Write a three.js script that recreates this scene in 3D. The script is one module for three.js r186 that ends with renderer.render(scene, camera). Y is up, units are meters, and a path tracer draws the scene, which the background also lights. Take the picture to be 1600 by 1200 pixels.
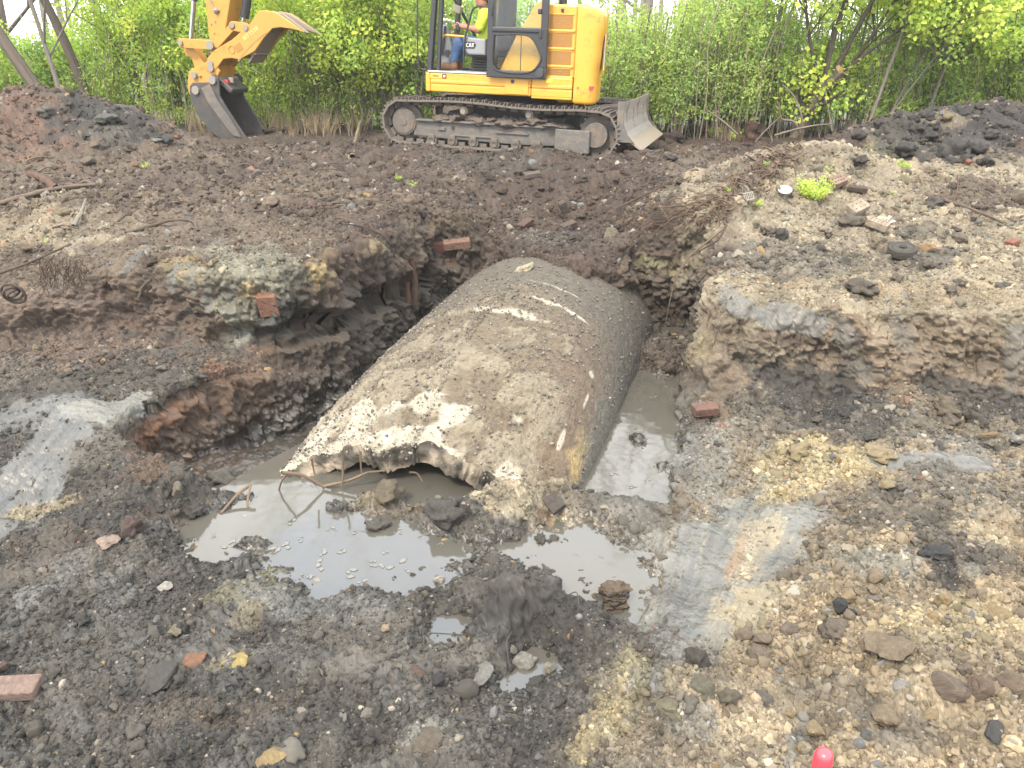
import * as THREE from 'three';
import { mergeGeometries, mergeVertices, toCreasedNormals } from 'three/addons/utils/BufferGeometryUtils.js';
import { RoundedBoxGeometry } from 'three/addons/geometries/RoundedBoxGeometry.js';
import { MarchingCubes } from 'three/addons/objects/MarchingCubes.js';
import { FontLoader } from 'three/addons/loaders/FontLoader.js';
import { TextGeometry } from 'three/addons/geometries/TextGeometry.js';

// ---------------------------------------------------------------- camera, sky, sun, exposure
const scene = new THREE.Scene();
const EYE = 2.75, PITCH = Math.atan(520 / 1203), SP = Math.sin(PITCH), CP = Math.cos(PITCH);
const camera = new THREE.PerspectiveCamera(2 * Math.atan(600 / 1203) * 180 / Math.PI, 4 / 3, 0.05, 3000);
camera.position.set(0, EYE, 0);
camera.rotation.set(-PITCH, 0, 0);
scene.add(camera);
const renderer = new THREE.WebGLRenderer({ antialias: true });
renderer.toneMapping = THREE.LinearToneMapping;
renderer.toneMappingExposure = 4.0;
renderer.shadowMap.enabled = true;
const TAU = Math.PI * 2;
let seed = 12345;
function rnd() { seed = (seed + 0x6D2B79F5) | 0; let t = Math.imul(seed ^ (seed >>> 15), 1 | seed); t = (t + Math.imul(t ^ (t >>> 7), 61 | t)) ^ t; return ((t ^ (t >>> 14)) >>> 0) / 4294967296; }
const rr = (a, b) => a + (b - a) * rnd();
const clamp = (v, a = 0, b = 1) => v < a ? a : v > b ? b : v;
const lerp = (a, b, t) => a + (b - a) * t;
const ss = (a, b, x) => { const t = clamp((x - a) / (b - a)); return t * t * (3 - 2 * t); };
// gradient noise
const PERM = new Uint8Array(512); { const p = []; for (let i = 0; i < 256; i++) p.push(i); for (let i = 255; i > 0; i--) { const j = Math.floor(rnd() * (i + 1)); [p[i], p[j]] = [p[j], p[i]]; } for (let i = 0; i < 512; i++) PERM[i] = p[i & 255]; }
function gr(h, x, y, z) { h &= 15; const u = h < 8 ? x : y, v = h < 4 ? y : (h === 12 || h === 14) ? x : z; return ((h & 1) ? -u : u) + ((h & 2) ? -v : v); }
function noise(x, y, z, per = 256) {
  let X = Math.floor(x), Y = Math.floor(y), Z = Math.floor(z); x -= X; y -= Y; z -= Z;
  const m = (a) => { a %= per; return (a < 0 ? a + per : a) & 255; };
  const X1 = m(X + 1), Y1 = m(Y + 1), Z1 = (Z + 1) & 255; X = m(X); Y = m(Y); Z &= 255;
  const u = x * x * x * (x * (x * 6 - 15) + 10), v = y * y * y * (y * (y * 6 - 15) + 10), w = z * z * z * (z * (z * 6 - 15) + 10);
  const a0 = PERM[X] + Y, a1 = PERM[X] + Y1, b0 = PERM[X1] + Y, b1 = PERM[X1] + Y1;
  const AA = PERM[a0 & 255], AB = PERM[a1 & 255], BA = PERM[b0 & 255], BB = PERM[b1 & 255];
  const l = (t, p, q) => p + t * (q - p);
  return l(w, l(v, l(u, gr(PERM[AA + Z], x, y, z), gr(PERM[BA + Z], x - 1, y, z)), l(u, gr(PERM[AB + Z], x, y - 1, z), gr(PERM[BB + Z], x - 1, y - 1, z))),
    l(v, l(u, gr(PERM[AA + Z1], x, y, z - 1), gr(PERM[BA + Z1], x - 1, y, z - 1)), l(u, gr(PERM[AB + Z1], x, y - 1, z - 1), gr(PERM[BB + Z1], x - 1, y - 1, z - 1))));
}
// cellular noise: distance to the nearest and second nearest of scattered points
const CELL = [0, 0];
function cell(x, y, z) {
  const X = Math.floor(x), Y = Math.floor(y), Z = Math.floor(z); let a = 9, b = 9;
  for (let i = -1; i < 2; i++) for (let j = -1; j < 2; j++) for (let k = -1; k < 2; k++) {
    const u = X + i, v = Y + j, w = Z + k, h = PERM[(PERM[(PERM[u & 255] + v) & 255] + w) & 255], dx = u + PERM[h] / 255 - x, dy = v + PERM[h + 67 & 255] / 255 - y, dz = w + PERM[h + 131 & 255] / 255 - z, d = dx * dx + dy * dy + dz * dz;
    if (d < a) { b = a; a = d; } else if (d < b) b = d;
  }
  CELL[0] = Math.sqrt(a); CELL[1] = Math.sqrt(b);
}
const fbm = (x, y, z, o = 3) => { let s = 0, a = 1, f = 1; for (let i = 0; i < o; i++) { s += a * noise(x * f, y * f, z * f); a *= .5; f *= 2.03; } return s; };

// bright overcast sky: cloud layer with a few thin bluish gaps, computed
{
  const W = 512, Hh = 256, d = new Float32Array(W * Hh * 4);
  for (let j = 0; j < Hh; j++) for (let i = 0; i < W; i++) {
    const el = ((j + .5) / Hh - .5) * Math.PI, az = (i + .5) / W * TAU, x = Math.cos(el) * Math.cos(az), y = Math.sin(el), z = Math.cos(el) * Math.sin(az);
    const n = fbm(x * 2.2 + 7, y * 3.5, z * 2.2, 4), gap = ss(.05, .5, n) * ss(.02, .3, y);
    const L = (.96 + .12 * Math.max(0, y)) * (1 + .18 * n);
    const o = (j * W + i) * 4, g = y < 0 ? .35 : 1;
    d[o] = lerp(L, .70, gap) * g; d[o + 1] = lerp(L * 1.0, .85, gap) * g; d[o + 2] = lerp(L * 1.01, 1.08, gap) * g; d[o + 3] = 1;
  }
  const sky = new THREE.DataTexture(d, W, Hh, THREE.RGBAFormat, THREE.FloatType);
  sky.mapping = THREE.EquirectangularReflectionMapping; sky.magFilter = THREE.LinearFilter; sky.minFilter = THREE.LinearFilter; sky.needsUpdate = true;
  scene.background = sky; scene.environment = sky;
}
// the sun behind thin cloud, high and behind the photographer's left shoulder: a broad soft source
const sun = new THREE.DirectionalLight(0xfff1dc, 1.5);
sun.position.set(-9, 22, 8); sun.target.position.set(0, 0, -7);
sun.castShadow = true; sun.shadow.radius = 22; sun.shadow.mapSize.set(2048, 2048);
Object.assign(sun.shadow.camera, { left: -22, right: 22, top: 22, bottom: -22, near: 1, far: 80 });
scene.add(sun, sun.target);

// ---------------------------------------------------------------- helpers
// where the sight line through a point of the photograph (1600 x 1200) meets a height or a distance of the place
function ray(px, py) { const X = (px - 800) / 1203, Y = (600 - py) / 1203; return [X, Y * CP - SP, -CP - Y * SP]; }
function atH(px, py, h) { const r = ray(px, py), t = (h - EYE) / r[1]; return [r[0] * t, h, r[2] * t]; }
function atZ(px, py, z) { const r = ray(px, py), t = z / r[2]; return [r[0] * t, EYE + r[1] * t, z]; }
const names = {};
function numbered(n) { const k = names[n] = (names[n] ?? -1) + 1; return k ? `${n}_${String(k).padStart(3, '0')}` : n; }
function shadows(o) { o.traverse(m => { if (m.isMesh) { m.castShadow = true; m.receiveShadow = true; } }); return o; }
function tag(o, label, category, group, kind) { o.userData.label = label; if (category) o.userData.category = category; if (group) o.userData.group = group; if (kind) o.userData.kind = kind; return o; }
function top(o, name, label, category, group, kind) { o.name = numbered(name); scene.add(o); tag(o, label, category, group, kind); return shadows(o); }
function part(geo, mat, name, parent) { const m = new THREE.Mesh(geo, mat); m.name = name; parent.add(m); m.castShadow = m.receiveShadow = true; return m; }
function grp(name, x, y, z, ry = 0) { const g = new THREE.Group(); g.position.set(x, y, z); g.rotation.y = ry; g.name = name; return g; }
const V = (x, y, z) => new THREE.Vector3(x, y, z);
const merge = gs => mergeGeometries(gs.map(g => { let q = g.index ? g.toNonIndexed() : g; for (const k of Object.keys(q.attributes)) if (!['position', 'normal', 'uv'].includes(k)) q.deleteAttribute(k); if (!q.attributes.uv) { const p = q.attributes.position, u = new Float32Array(p.count * 2); for (let i = 0; i < p.count; i++) { u[i * 2] = p.getX(i) + p.getY(i) * .7; u[i * 2 + 1] = p.getZ(i) + p.getY(i) * .7; } q.setAttribute('uv', new THREE.BufferAttribute(u, 2)); } return q; }));
function bx(w, h, d, x = 0, y = 0, z = 0, r = .012, rz = 0) { const g = r > 0 ? new RoundedBoxGeometry(w, h, d, 2, Math.min(r, w / 2.01, h / 2.01, d / 2.01)) : new THREE.BoxGeometry(w, h, d); if (rz) g.rotateZ(rz); g.translate(x, y, z); return g; }
function cyl(r, h, x, y, z, axis = 'z', seg = 24, r2 = r) { const g = new THREE.CylinderGeometry(r2, r, h, seg); if (axis === 'z') g.rotateX(Math.PI / 2); if (axis === 'x') g.rotateZ(Math.PI / 2); g.translate(x, y, z); return g; }
function bar(a, b, r, seg = 8, r2 = r) { const A = V(...a), B = V(...b), d = B.clone().sub(A), g = new THREE.CylinderGeometry(r2, r, d.length(), seg); g.applyQuaternion(new THREE.Quaternion().setFromUnitVectors(V(0, 1, 0), d.normalize())); g.translate((a[0] + b[0]) / 2, (a[1] + b[1]) / 2, (a[2] + b[2]) / 2); return g; }
function tube(pts, r, seg = 24, rad = 7) { return new THREE.TubeGeometry(new THREE.CatmullRomCurve3(pts.map(p => V(...p))), seg, r, rad, false); }
// tapering branch with a wandering radius
function branch(pts, r0, r1, seg = 16, rad = 6, rough = .12) {
  const c = new THREE.CatmullRomCurve3(pts.map(p => V(...p))), g = new THREE.TubeGeometry(c, seg, 1, rad, false), P = g.attributes.position;
  for (let i = 0; i <= seg; i++) { const q = c.getPointAt(i / seg); for (let j = 0; j <= rad; j++) { const k = i * (rad + 1) + j, n = 1 + rough * 3 * noise(q.x * 9 + (j % rad) * 3.1, q.y * 9, q.z * 9), r = lerp(r0, r1, i / seg) * n; P.setXYZ(k, q.x + (P.getX(k) - q.x) * r, q.y + (P.getY(k) - q.y) * r, q.z + (P.getZ(k) - q.z) * r); } }
  g.computeVertexNormals(); return g;
}
function ext(pts, depth, z0, bevel = .012, holes = []) {   // outline in x,y pushed out along z, with small bevels
  const s = new THREE.Shape(pts.map(p => new THREE.Vector2(p[0], p[1])));
  for (const h of holes) s.holes.push(new THREE.Path(h.map(p => new THREE.Vector2(p[0], p[1]))));
  const g = new THREE.ExtrudeGeometry(s, { depth: depth - 2 * bevel, bevelEnabled: bevel > 0, bevelSize: bevel, bevelThickness: bevel, bevelOffset: -bevel, bevelSegments: 2, curveSegments: 8 });
  g.translate(0, 0, z0 + bevel); return g;
}
const circ = (x, y, r, n = 16) => Array.from({ length: n }, (_, i) => [x + r * Math.cos(i / n * TAU), y + r * Math.sin(i / n * TAU)]);
function std(r, g, b, rough = .8, o = {}) { const m = new THREE.MeshStandardMaterial({ roughness: rough, ...o }); m.color.setRGB(r, g, b); return m; }
// tileable grain used as bump
function tex(n, f, srgb = false, rep = 1) {
  const d = new Uint8Array(n * n * 4);
  for (let j = 0; j < n; j++) for (let i = 0; i < n; i++) { const v = f(i / n, j / n), o = (j * n + i) * 4; if (Array.isArray(v)) { d[o] = v[0] * 255; d[o + 1] = v[1] * 255; d[o + 2] = v[2] * 255; } else d[o] = d[o + 1] = d[o + 2] = clamp(v) * 255; d[o + 3] = 255; }
  const t = new THREE.DataTexture(d, n, n); t.wrapS = t.wrapT = THREE.RepeatWrapping; t.magFilter = THREE.LinearFilter; t.minFilter = THREE.LinearFilter; t.repeat.set(rep, rep); if (srgb) t.colorSpace = THREE.SRGBColorSpace; t.needsUpdate = true; return t;
}
const grainTex = tex(512, (u, v) => { let s = 0, a = .5; for (const p of [6, 12, 24, 48]) { s += a * Math.abs(noise(u * p, v * p, p * .37, p)) * 1.6; a *= .62; } return s; });
// ---------------------------------------------------------------- the lie of the land (metres; still water stands at y = 0)
// edge of the high ground: x, z, half width of the cut face there
const EDGE = [[-14, -5.9, .16], [-5.2, -6.08, .16], [-4.2, -6.12, .15], [-3.5, -6.38, .15], [-3.0, -6.36, .14], [-2.4, -6.28, .12], [-1.98, -6.34, .1], [-1.7, -6.6, .1], [-1.5, -7.0, .1], [-1.22, -7.6, .1], [-.98, -8.3, .1], [-.8, -8.72, .14], [-.35, -8.62, .2], [-.12, -7.75, .3], [.05, -7.3, .34], [.35, -7.02, .36], [.75, -7.0, .34], [1.05, -7.25, .24], [1.25, -7.6, .12], [1.36, -7.75, .08], [1.9, -7.75, .08], [1.93, -7.45, .07], [1.8, -6.95, .07], [1.66, -6.4, .07], [1.56, -6.0, .12], [1.62, -5.82, .18], [2.0, -5.86, .16], [2.6, -5.84, .13], [3.3, -5.8, .13], [4.06, -5.64, .13], [5.2, -5.5, .14], [14, -5.3, .15]];
const CLOSE = [[14, -60, .3], [-14, -60, .3]];
// signed distance to an outline (positive inside) and the third number of the nearest point
function sdf(poly, x, z, out) {
  let best = 1e9, inside = false, w = 0;
  for (let i = 0, n = poly.length, j = n - 1; i < n; j = i++) {
    const ax = poly[j][0], az = poly[j][1], bx_ = poly[i][0], bz = poly[i][1], ex = bx_ - ax, ez = bz - az;
    const t = clamp(((x - ax) * ex + (z - az) * ez) / (ex * ex + ez * ez)), dx = x - ax - t * ex, dz = z - az - t * ez, d = dx * dx + dz * dz;
    if (d < best) { best = d; w = lerp(poly[j][2] || 0, poly[i][2] || 0, t); }
    if ((az > z) !== (bz > z) && x < ex * (z - az) / ez + ax) inside = !inside;
  }
  if (out) out.w = w;
  return (inside ? 1 : -1) * Math.sqrt(best);
}
const HIGH = [...EDGE, ...CLOSE];
const px2 = (pts, h) => pts.map(p => { const q = atH(p[0], p[1], h); return [q[0], q[2], p[2] || 0]; });
const PIT = [[-2.58, -4.62], [-2.62, -4.85], [-2.46, -5.15], [-2.3, -5.55], [-1.95, -6.0], [-1.62, -6.5], [-1.45, -7.6], [-1.1, -8.6], [0, -8.6], [1.2, -7.9], [1.9, -7.72], [1.62, -6.4], [1.36, -5.6], [1.22, -5.0], [1.06, -4.34], [.44, -4.42], [-.7, -4.3], [-1.75, -4.42], [-2.2, -4.45]];
const PUDDLE = px2([[272, 826], [320, 806], [395, 776], [440, 745], [520, 740], [640, 770], [722, 802], [690, 826], [745, 838], [800, 838], [868, 818], [915, 818], [965, 835], [1002, 880], [1008, 905], [985, 968], [930, 952], [903, 918], [872, 894], [815, 872], [760, 862], [716, 882], [692, 908], [600, 908], [500, 905], [425, 888], [398, 868], [340, 868], [288, 850]], 0);
const SMALL = px2([[838, 1018], [856, 1026], [850, 1050], [826, 1080], [806, 1112], [792, 1096], [806, 1062], [818, 1040]], .0);
const TINY = px2([[694, 978], [712, 984], [716, 1012], [702, 1022], [694, 1000]], 0);
// mounds and hollows: x, z, radius x, radius z, height
const G = (px, py, h, rx, rz, a) => { const p = atH(px, py, h); return [p[0], p[2], rx, rz, a]; };
const HEAPS = [
  G(800, 950, .08, .42, .22, .13), G(880, 985, .08, .45, .25, .1), G(720, 1000, .05, .6, .3, .05), G(690, 915, .05, .18, .1, .05),
  G(840, 830, .05, .16, .14, .12), G(860, 865, 0, .1, .06, .05), G(870, 770, .05, .2, .2, .12), G(790, 800, .08, .2, .16, .08), G(910, 805, .02, .3, .12, .07),
  G(1000, 690, .02, .12, .32, .11), G(1030, 560, .05, .2, .4, .12), G(1035, 735, .0, .06, .18, .05),
  G(1170, 700, .1, .5, .4, .12), G(1350, 720, .1, .6, .3, .1), G(1150, 620, .15, .4, .2, .2), G(1420, 640, .1, .35, .18, .16), G(1250, 590, .1, .3, .14, .08), G(1540, 650, .1, .3, .2, .06),
  G(1080, 830, .05, .2, .3, .04), G(1300, 930, .08, .35, .25, .08), G(1450, 1040, .08, .45, .3, .14), G(1330, 1040, .06, .25, .2, .07), G(1080, 1080, .06, .25, .18, .1), G(1560, 1150, .1, .4, .3, .14), G(1560, 920, .1, .5, .25, .08),
  G(330, 760, .1, .35, .2, .09), G(230, 860, .1, .5, .3, .05), G(420, 830, 0, .12, .1, .06), G(300, 1060, .1, .5, .2, .05), G(560, 1130, .05, .4, .2, .04), 
  G(60, 545, .35, .8, .2, .12), G(280, 545, .3, .7, .16, .1), G(40, 505, .4, .35, .15, .15),
  [-6.2, -11.0, 1.5, .9, .75], [-4.9, -10.6, 1.2, .7, .38], [-8.2, -10.2, 2.2, 1.4, .7], [-4.4, -9.6, 1.5, .7, .12], [-6, -8.8, 2, .5, .12],
  [3.2, -8.9, 1.0, .7, .42], [2.3, -8.3, .6, .6, .26], [4.4, -8.7, 1.2, .9, .2], [2.0, -10.2, 1.0, .5, .18], [1.6, -9.2, .5, .5, .12],
  [-1.4, -11.7, .8, .3, .14], [.3, -11.2, .9, .3, .2], [1.5, -10.7, .7, .35, .19], [-3.0, -11.9, .9, .5, .12],
  [6.6, -11.4, 1.7, 1.1, .72], [5.0, -11.0, 1.0, .8, .34], [9.5, -11.2, 2.0, 1.3, .75], [5.7, -9.8, .7, .5, .2], [7.4, -9.4, 1.2, .8, .22], [3.9, -10.9, .6, .5, .12],
  
];
// rubble slumped into the pipe mouth, standing out of the water
const MOUTH = [G(598, 778, .03, .24, .19, .17), G(690, 804, .03, .2, .16, .13), G(525, 792, .02, .1, .07, .08), G(640, 806, .02, .12, .07, .1), G(588, 822, 0, .07, .05, .07), G(765, 808, .03, .28, .22, .13), G(400, 850, 0, .14, .05, .06)];
function highTop(x, z) {
  const back = ss(-6, -12.5, z);
  let h = x < 0 ? lerp(1.1, 1.34, back) : lerp(.9, 1.32, ss(-5.6, -8.8, z));
  h = lerp(h, lerp(.98, 1.34, back), ss(-.9, -.2, x) * ss(1.9, 1.3, x));
  h -= ss(1.05, .5, Math.abs(x - .42 + .12 * noise(x * 2, 7, z * 2))) * (.3 * ss(-10.7, -9.2, z) - .18 * ss(-9.0, -7.9, z));
  h -= .2 * ss(-3.1, -4.3, x) * ss(-8.5, -6.2, z);
  h += .05 * fbm(x * .7, 0, z * .7, 2);
  { const u = (x - .14) * .956 + (z + 12.915) * .292, v = -(x - .14) * .292 + (z + 12.915) * .956; h = lerp(h, 1.33 - .0314 * u, ss(2.9, 2.1, Math.abs(u)) * ss(2.2, 1.5, Math.abs(v))); }
  return h;
}
const tmpw = {};
function height(x, z, info) {
  // bench on which the photograph is taken, higher to the left, falling to the water
  let low = .075 + .36 * ss(-1.6, -2.6, x) * ss(-3.7, -4.9, z) + .05 * ss(-1.5, -3, x) + .07 * ss(1.4, 2.6, x) + .04 * fbm(x * 1.3, 3, z * 1.3, 2);
  for (const g of HEAPS) { const u = (x - g[0]) / g[2], v = (z - g[1]) / g[3], q = u * u + v * v; if (q < 5) low += g[4] * Math.exp(-q * 1.2) * (g[1] > -8 ? 1 : 0); }
  const nj = .07 * fbm(x * 2.3, 9, z * 2.3, 3) + .025 * noise(x * 9, 4, z * 9);
  const dp = sdf(PIT, x, z) + nj * .8;
  if (dp > -.3) {
    let floor = -.12 + .05 * ss(-3.5, -7, z);
    for (const g of HEAPS) if (g[1] > -8 && g[1] < -4.1) { const u = (x - g[0]) / g[2], v = (z - g[1]) / g[3], q = u * u + v * v; if (q < 5) floor += g[4] * Math.exp(-q * 1.2); }
    if (x > .9) floor += .13 * ss(-6.35, -7.2, z);
    if (x < -1.0) floor += .05 * ss(-5.2, -4.6, z) - .2 * ss(-5.1, -5.9, z);
    low = lerp(low, floor, ss(-.05, .07, dp));
  }
  for (const [p, deep] of [[PUDDLE, .1], [SMALL, .16], [TINY, .12]]) {
    if (z < -4.9 || z > -2.2) continue;
    const d = sdf(p, x, z) + .05 * fbm(x * 5, 1, z * 5, 3);
    if (d > -.3) low = lerp(low, Math.min(low, -.012 - deep * .5 * ss(0, .25, d)), ss(-.26, .03, d));
  }
  if (z > -5 && z < -3.4) for (const g of MOUTH) { const u = (x - g[0]) / g[2], v = (z - g[1]) / g[3], q = u * u + v * v; if (q < 5) low += g[4] * Math.exp(-q * 1.2); }
  const dh = sdf(HIGH, x, z, tmpw) + nj, w = tmpw.w;
  const k = ss(-w, w, dh);
  let hi = highTop(x, z);
  for (const g of HEAPS) if (g[1] <= -8) { const u = (x - g[0]) / g[2], v = (z - g[1]) / g[3], q = u * u + v * v; if (q < 5) hi += g[4] * Math.exp(-q * 1.2); }
  hi -= .1 * ss(.35, 0, Math.max(0, dh)) ;
  if (z < -14) hi -= .5 * ss(-15, -30, z) + 2.2 * ss(-30, -80, z);
  if (info) { info.wall = 4 * k * (1 - k); info.dh = dh; info.dp = dp; info.k = k; }
  return lerp(low, hi, k);
}
// meet the land along the sight line through a point of the photograph
function land(px, py) {
  const r = ray(px, py); let t = 2.4, prev = t;
  for (; t < 40; t += .04) { if (EYE + r[1] * t < height(r[0] * t, r[2] * t)) break; prev = t; }
  let a = prev, b = t; for (let i = 0; i < 12; i++) { const m = (a + b) / 2; if (EYE + r[1] * m < height(r[0] * m, r[2] * m)) b = m; else a = m; }
  return [r[0] * b, EYE + r[1] * b, r[2] * b];
}
// ---------------------------------------------------------------- what the soil is made of, place by place
const lin = v => { v /= 255; return v <= .04045 ? v / 12.92 : ((v + .055) / 1.055) ** 2.4; };
const ph = (r, g, b, k = 2.9) => [lin(r) / k / 1.09, lin(g) / k / 1.08, lin(b) / k / 1.17];
const C = {
  mud: ph(92, 87, 82), mudl: ph(122, 115, 107), black: ph(58, 55, 53), tan: ph(168, 150, 126), tanl: ph(200, 184, 158), yel: ph(196, 178, 142), yelw: ph(178, 156, 112, 2.1), brown: ph(118, 102, 88), brownd: ph(88, 71, 61),
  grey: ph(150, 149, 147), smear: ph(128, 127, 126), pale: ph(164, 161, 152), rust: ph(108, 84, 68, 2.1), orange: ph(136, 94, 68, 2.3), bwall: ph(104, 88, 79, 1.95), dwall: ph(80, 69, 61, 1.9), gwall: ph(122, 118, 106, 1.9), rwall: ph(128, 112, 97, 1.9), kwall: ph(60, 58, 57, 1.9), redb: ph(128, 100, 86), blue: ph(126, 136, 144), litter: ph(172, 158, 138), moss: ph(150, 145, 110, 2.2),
};
// patches: centre, half axes (all as points of the photograph set down on the land), soil, how strongly, {s: how smooth, r: gloss, k: streaks}
const PATCH = [];
function patch(cx, cy, ax, ay, bx_, by, col, str = .9, o = {}) {
  const g = (x, y) => o.z ? atZ(x, y, o.z) : o.h !== undefined ? atH(x, y, o.h) : land(x, y);
  const c = V(...g(cx, cy)), A = V(...g(cx + ax, cy + ay)).sub(c), B = V(...g(cx + bx_, cy + by)).sub(c), n = A.clone().cross(B).normalize();
  const R = Math.max(A.length(), B.length());
  PATCH.push({ c, A, B, n, R, aa: A.dot(A), bb: B.dot(B), ab: A.dot(B), col, str, th: o.t || Math.min(A.length(), B.length()) * 1.2 + .12, s: o.s || 0, r: o.r, k: o.k || 0, nz: o.n ?? .55 });
}
// left bench and left foreground
patch(70, 725, 80, -95, 45, 18, C.smear, .85, { s: .85, r: .35, k: 1 }); patch(60, 640, 110, -18, 10, 24, C.smear, .7, { s: .7, r: .4, k: 1 });
patch(200, 640, 70, -14, 14, 24, C.pale, .8, { s: .9, r: .3, k: 1 }); patch(215, 655, 30, -14, 8, 10, C.blue, .5, { s: .9, r: .3, k: 1 }); patch(160, 690, 70, -10, 10, 20, C.mudl, .6, { s: .5 });
patch(60, 795, 60, -16, 6, 10, C.yel, .55, { k: 1 }); patch(180, 895, 40, -30, 14, 9, C.smear, .7, { s: .7, k: 1, r: .4 }); patch(95, 900, 80, -70, 16, 12, C.smear, .6, { s: .7, k: 1, r: .4 }); patch(150, 965, 60, -50, 14, 10, C.smear, .6, { s: .7, k: 1, r: .4 });
patch(60, 870, 80, -30, 20, 30, C.brown, .35, {}); patch(150, 1000, 180, 0, 0, 60, C.mud, .5, {}); patch(330, 1000, 120, -20, 20, 50, C.mud, .7, {}); patch(180, 870, 60, -10, 10, 30, C.mudl, .5);
patch(400, 910, 60, -15, 10, 20, C.moss, .3); patch(385, 960, 30, -10, 8, 16, C.yel, .3); patch(300, 1110, 130, -10, 0, 30, C.brown, .35); patch(370, 1030, 40, -20, 14, 10, C.yel, .3);
patch(500, 940, 150, 14, 10, 30, C.smear, .55, { s: .6, r: .3 }); patch(620, 1000, 160, 20, 10, 40, C.mudl, .5, { s: .2 }); patch(560, 1040, 90, -20, 20, 30, C.mudl, .5, { s: .3, r: .4 }); patch(420, 1010, 60, -24, 14, 14, C.smear, .45, { s: .5, r: .35, k: 1 });
patch(880, 990, 140, 10, 0, 70, C.black, .62); patch(860, 1090, 130, 30, -20, 60, C.black, .6); patch(700, 1090, 120, 30, -20, 50, C.mud, .6); patch(960, 1120, 60, -100, 36, 20, C.moss, .4, { k: 1 }); patch(925, 1150, 40, -60, 25, 10, C.yel, .45, { k: 1 }); patch(560, 1180, 160, 0, 0, 30, C.mudl, .4);
patch(660, 1150, 40, -20, 20, 10, C.pale, .4); patch(450, 870, 80, 10, 0, 20, C.mudl, .6, { s: .6, r: .3 });
// bank of the water and round the broken pipe
patch(850, 780, 90, 40, -30, 40, C.litter, .75); patch(800, 770, 50, 30, -20, 26, C.tanl, .5); patch(610, 785, 60, 10, -10, 26, C.tan, .5); patch(700, 800, 40, 6, -6, 20, C.mud, .7); patch(640, 815, 40, 8, -8, 12, C.mudl, .5); patch(960, 800, 90, 20, -10, 24, C.mudl, .7); patch(1000, 850, 40, 60, -26, 20, C.mudl, .6, { s: .3, r: .4 });
patch(330, 740, 90, 30, -30, 20, C.mud, .8); patch(280, 770, 120, 20, -20, 40, C.mud, .6); patch(430, 690, 40, -40, 30, 20, C.mud, .85); patch(1020, 690, 40, 60, 40, -20, C.black, .8);
// right foreground: scraped clay, tan and yellow spoil
patch(1150, 850, -110, 150, 95, 30, C.pale, .75, { s: .8, r: .4, k: 1 }); patch(1110, 900, -40, 100, 36, 10, C.smear, .75, { s: .9, r: .3, k: 1 }); patch(1190, 830, -40, 90, 40, 8, C.tanl, .6, { s: .7, k: 1 }); patch(1200, 900, -50, 90, 30, 6, C.smear, .6, { s: .9, k: 1, r: .35 }); patch(1140, 985, -60, 60, 40, 12, C.yel, .5, { s: .6, k: 1 }); patch(1090, 1010, -60, 50, 34, 14, C.smear, .6, { s: .8, k: 1, r: .3 }); patch(1060, 900, -30, 120, 24, 6, C.smear, .6, { s: .8, k: 1, r: .3 });
patch(1180, 790, 60, -14, 20, 14, C.blue, .5, { s: .6, k: 1 }); patch(1260, 800, 40, 10, -10, 20, C.smear, .6, { s: .8, k: 1, r: .35 }); patch(1150, 870, -20, 50, 9, 2, C.orange, .35, { s: .7, k: 1 });
patch(1270, 730, 90, -20, 30, 40, C.yel, .85); patch(1350, 710, 70, 10, -10, 20, C.yel, .7); patch(1230, 770, 60, -20, 20, 16, C.yel, .7); patch(1100, 700, 60, 10, -10, 40, C.grey, .6); patch(1080, 740, 40, 50, 30, -20, C.grey, .5); patch(1170, 660, 60, 10, -10, 20, C.mudl, .7);
patch(1490, 722, 120, 6, -4, 15, C.smear, .9, { s: .95, r: .3, k: 1 }); patch(1340, 670, 120, 6, -6, 22, C.kwall, .7); patch(1500, 690, 110, 6, -6, 14, C.grey, .5); patch(1480, 760, 130, 10, -10, 22, C.mudl, .8); patch(1400, 790, 80, 10, -10, 30, C.mud, .7); patch(1480, 850, 60, 20, -30, 50, C.kwall, .75); patch(1380, 820, 60, 10, -10, 20, C.kwall, .6); patch(1470, 890, 30, 10, -10, 26, C.black, .8); patch(1560, 870, 50, 10, -10, 30, C.mud, .6);
patch(1360, 880, 60, 20, -20, 16, C.pale, .6, { s: .7, r: .35 }); patch(1520, 830, 50, 10, -10, 20, C.tanl, .6, { s: .4 }); patch(1430, 870, 24, 10, -6, 16, C.pale, .6, { s: .7, r: .35 }); patch(1515, 885, 20, 6, -6, 18, C.pale, .5, { s: .7, r: .35 }); patch(1580, 790, 50, 10, -10, 30, C.litter, .6);
patch(1330, 950, 120, 10, -20, 50, C.tan, .7); patch(1500, 970, 120, 10, -20, 40, C.yel, .55); patch(1450, 1010, 90, 10, -20, 30, C.mud, .35); patch(1300, 1080, 60, 30, -30, 20, C.mudl, .5); patch(1270, 1140, 60, -20, 10, 26, C.black, .5); patch(1240, 1170, 24, -60, 18, 6, C.smear, .7, { s: .8, r: .35 }); patch(1170, 1140, 60, -20, 20, 30, C.tanl, .5, { s: .4 }); patch(1400, 1140, 60, 10, -10, 50, C.mud, .4); patch(1080, 1130, 50, 30, -30, 20, C.grey, .5); patch(1180, 1020, 40, -20, 16, 26, C.tan, .5, { s: .4 });
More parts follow.
